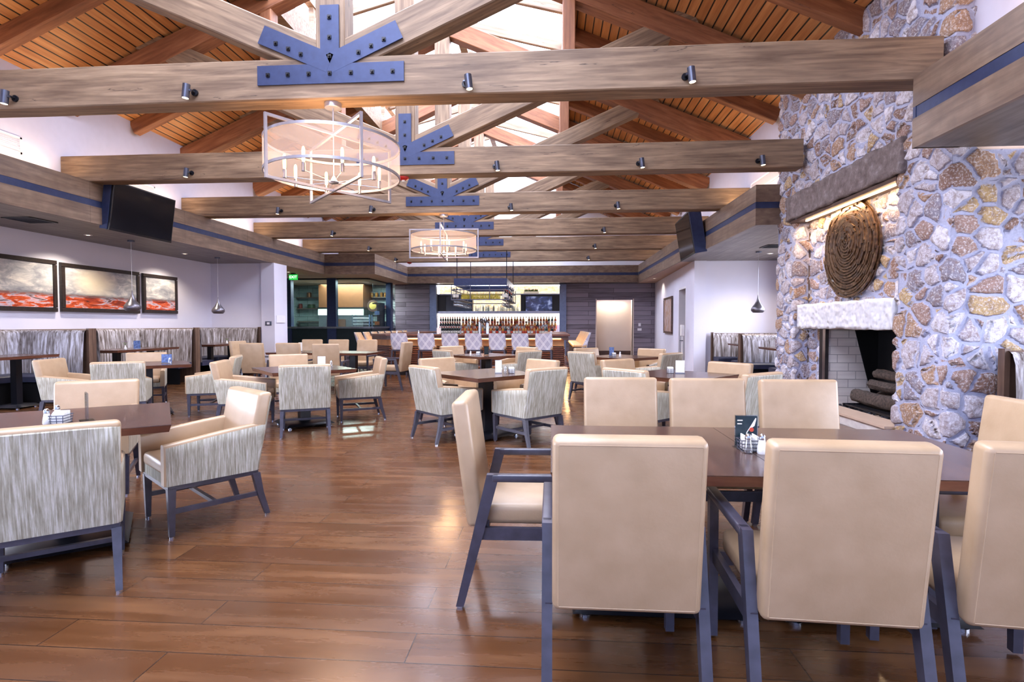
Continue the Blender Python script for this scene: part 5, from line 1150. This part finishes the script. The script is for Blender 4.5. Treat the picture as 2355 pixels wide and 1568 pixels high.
t = thing('pizza_oven_hood', 'copper and steel oven hood with pale lit band behind the kitchen glass', 'oven', (-8.75, 22.4, 0)); MB().box(-.95, .95, -.4, .8, 2.05, HS-.05).build('hood_canopy', 'copper', t); MB().box(-.99, .99, -.44, .8, 1.98, 2.05).build('hood_trim', 'black', t); MB().box(-.97, .97, -.42, -.40, 1.72, 1.98).build('lit_band', 'hood_glow', t); MB().box(-.95, .95, -.4, .8, .0, 1.72).build('oven_body', 'stainless', t); MB().box(-.6, .2, -.43, -.40, 1.1, 1.55).build('oven_mouth', 'walnut', t)
t = thing('sheet_pan_rack', 'steel rack of stacked sheet pans behind the kitchen glass', 'rack', (-7.55, 21.2, 0), .15)
for sx in (-.33, .33):
    for sy in (-.3, .3): MB().box(sx-.015, sx+.015, sy-.015, sy+.015, 0, 1.72).build('upright', 'chrome', t)
for i in range(12): MB().rbox(-.31, .31, -.29, .29, .25+i*.12, .27+i*.12, .005, seg=1).build('sheet_pan', 'brushed', t)
t = thing('display_case', 'dark narrow display case with lit shelves at the bar end of the kitchen glass', 'case', (-6.98, 21.5, 1.25)); m = MB().box(-.16, .16, -.3, .3, 0, .05).box(-.16, .16, -.3, .3, .9, .95).box(-.16, .16, -.3, .3, .42, .45).box(.13, .16, -.3, .3, .05, .9).box(-.16, .16, .27, .3, .05, .9); m.build('case_body', 'black_metal', t); MB().box(-.1, .1, -.2, .2, .47, .62).build('blue_box', 'card_blue', t); MB().box(-.1, .1, -.2, .2, .06, .2).build('orange_box', 'dk_orange', t)
t = thing('round_gold_sign', 'round golden emblem hanging behind the kitchen glass', 'emblem', (-7.35, 21.9, 2.1)); MB().cyl((0, .01, 0), (0, -.02, 0), .24, n=28).build('disc', 'walnut', t); m = MB(); N = 28
m.loft([[((.15)*math.cos(2*PI*i/N), -.022, .15*math.sin(2*PI*i/N)) for i in range(N)], [((.12)*math.cos(2*PI*i/N), -.03, .12*math.sin(2*PI*i/N)) for i in range(N)]]); m.build('gold_face', 'yellow_sign', t)
MB().cyl((0, 0, .22), (0, 0, HS-2.1), .006, n=6).build('hanger', 'black_metal', t)
# dispenser by the doorway
t = thing('soap_dispenser', 'white sanitiser dispenser stand beside the hall doorway', 'dispenser', (3.72, 15.7, 0)); MB().cyl((0, 0, 0), (0, 0, .02), .16, n=24).build('stand_base', 'white_ceramic', t); MB().box(-.02, .02, -.015, .015, .02, 1.0).build('stand_pole', 'white_ceramic', t); MB().rbox(-.05, .05, -.06, .06, 1.0, 1.32, .02).build('dispenser_body', 'white_ceramic', t); MB().rbox(-.06, .02, -.06, .06, .86, .88, .005).build('drip_tray', 'gunmetal', t)
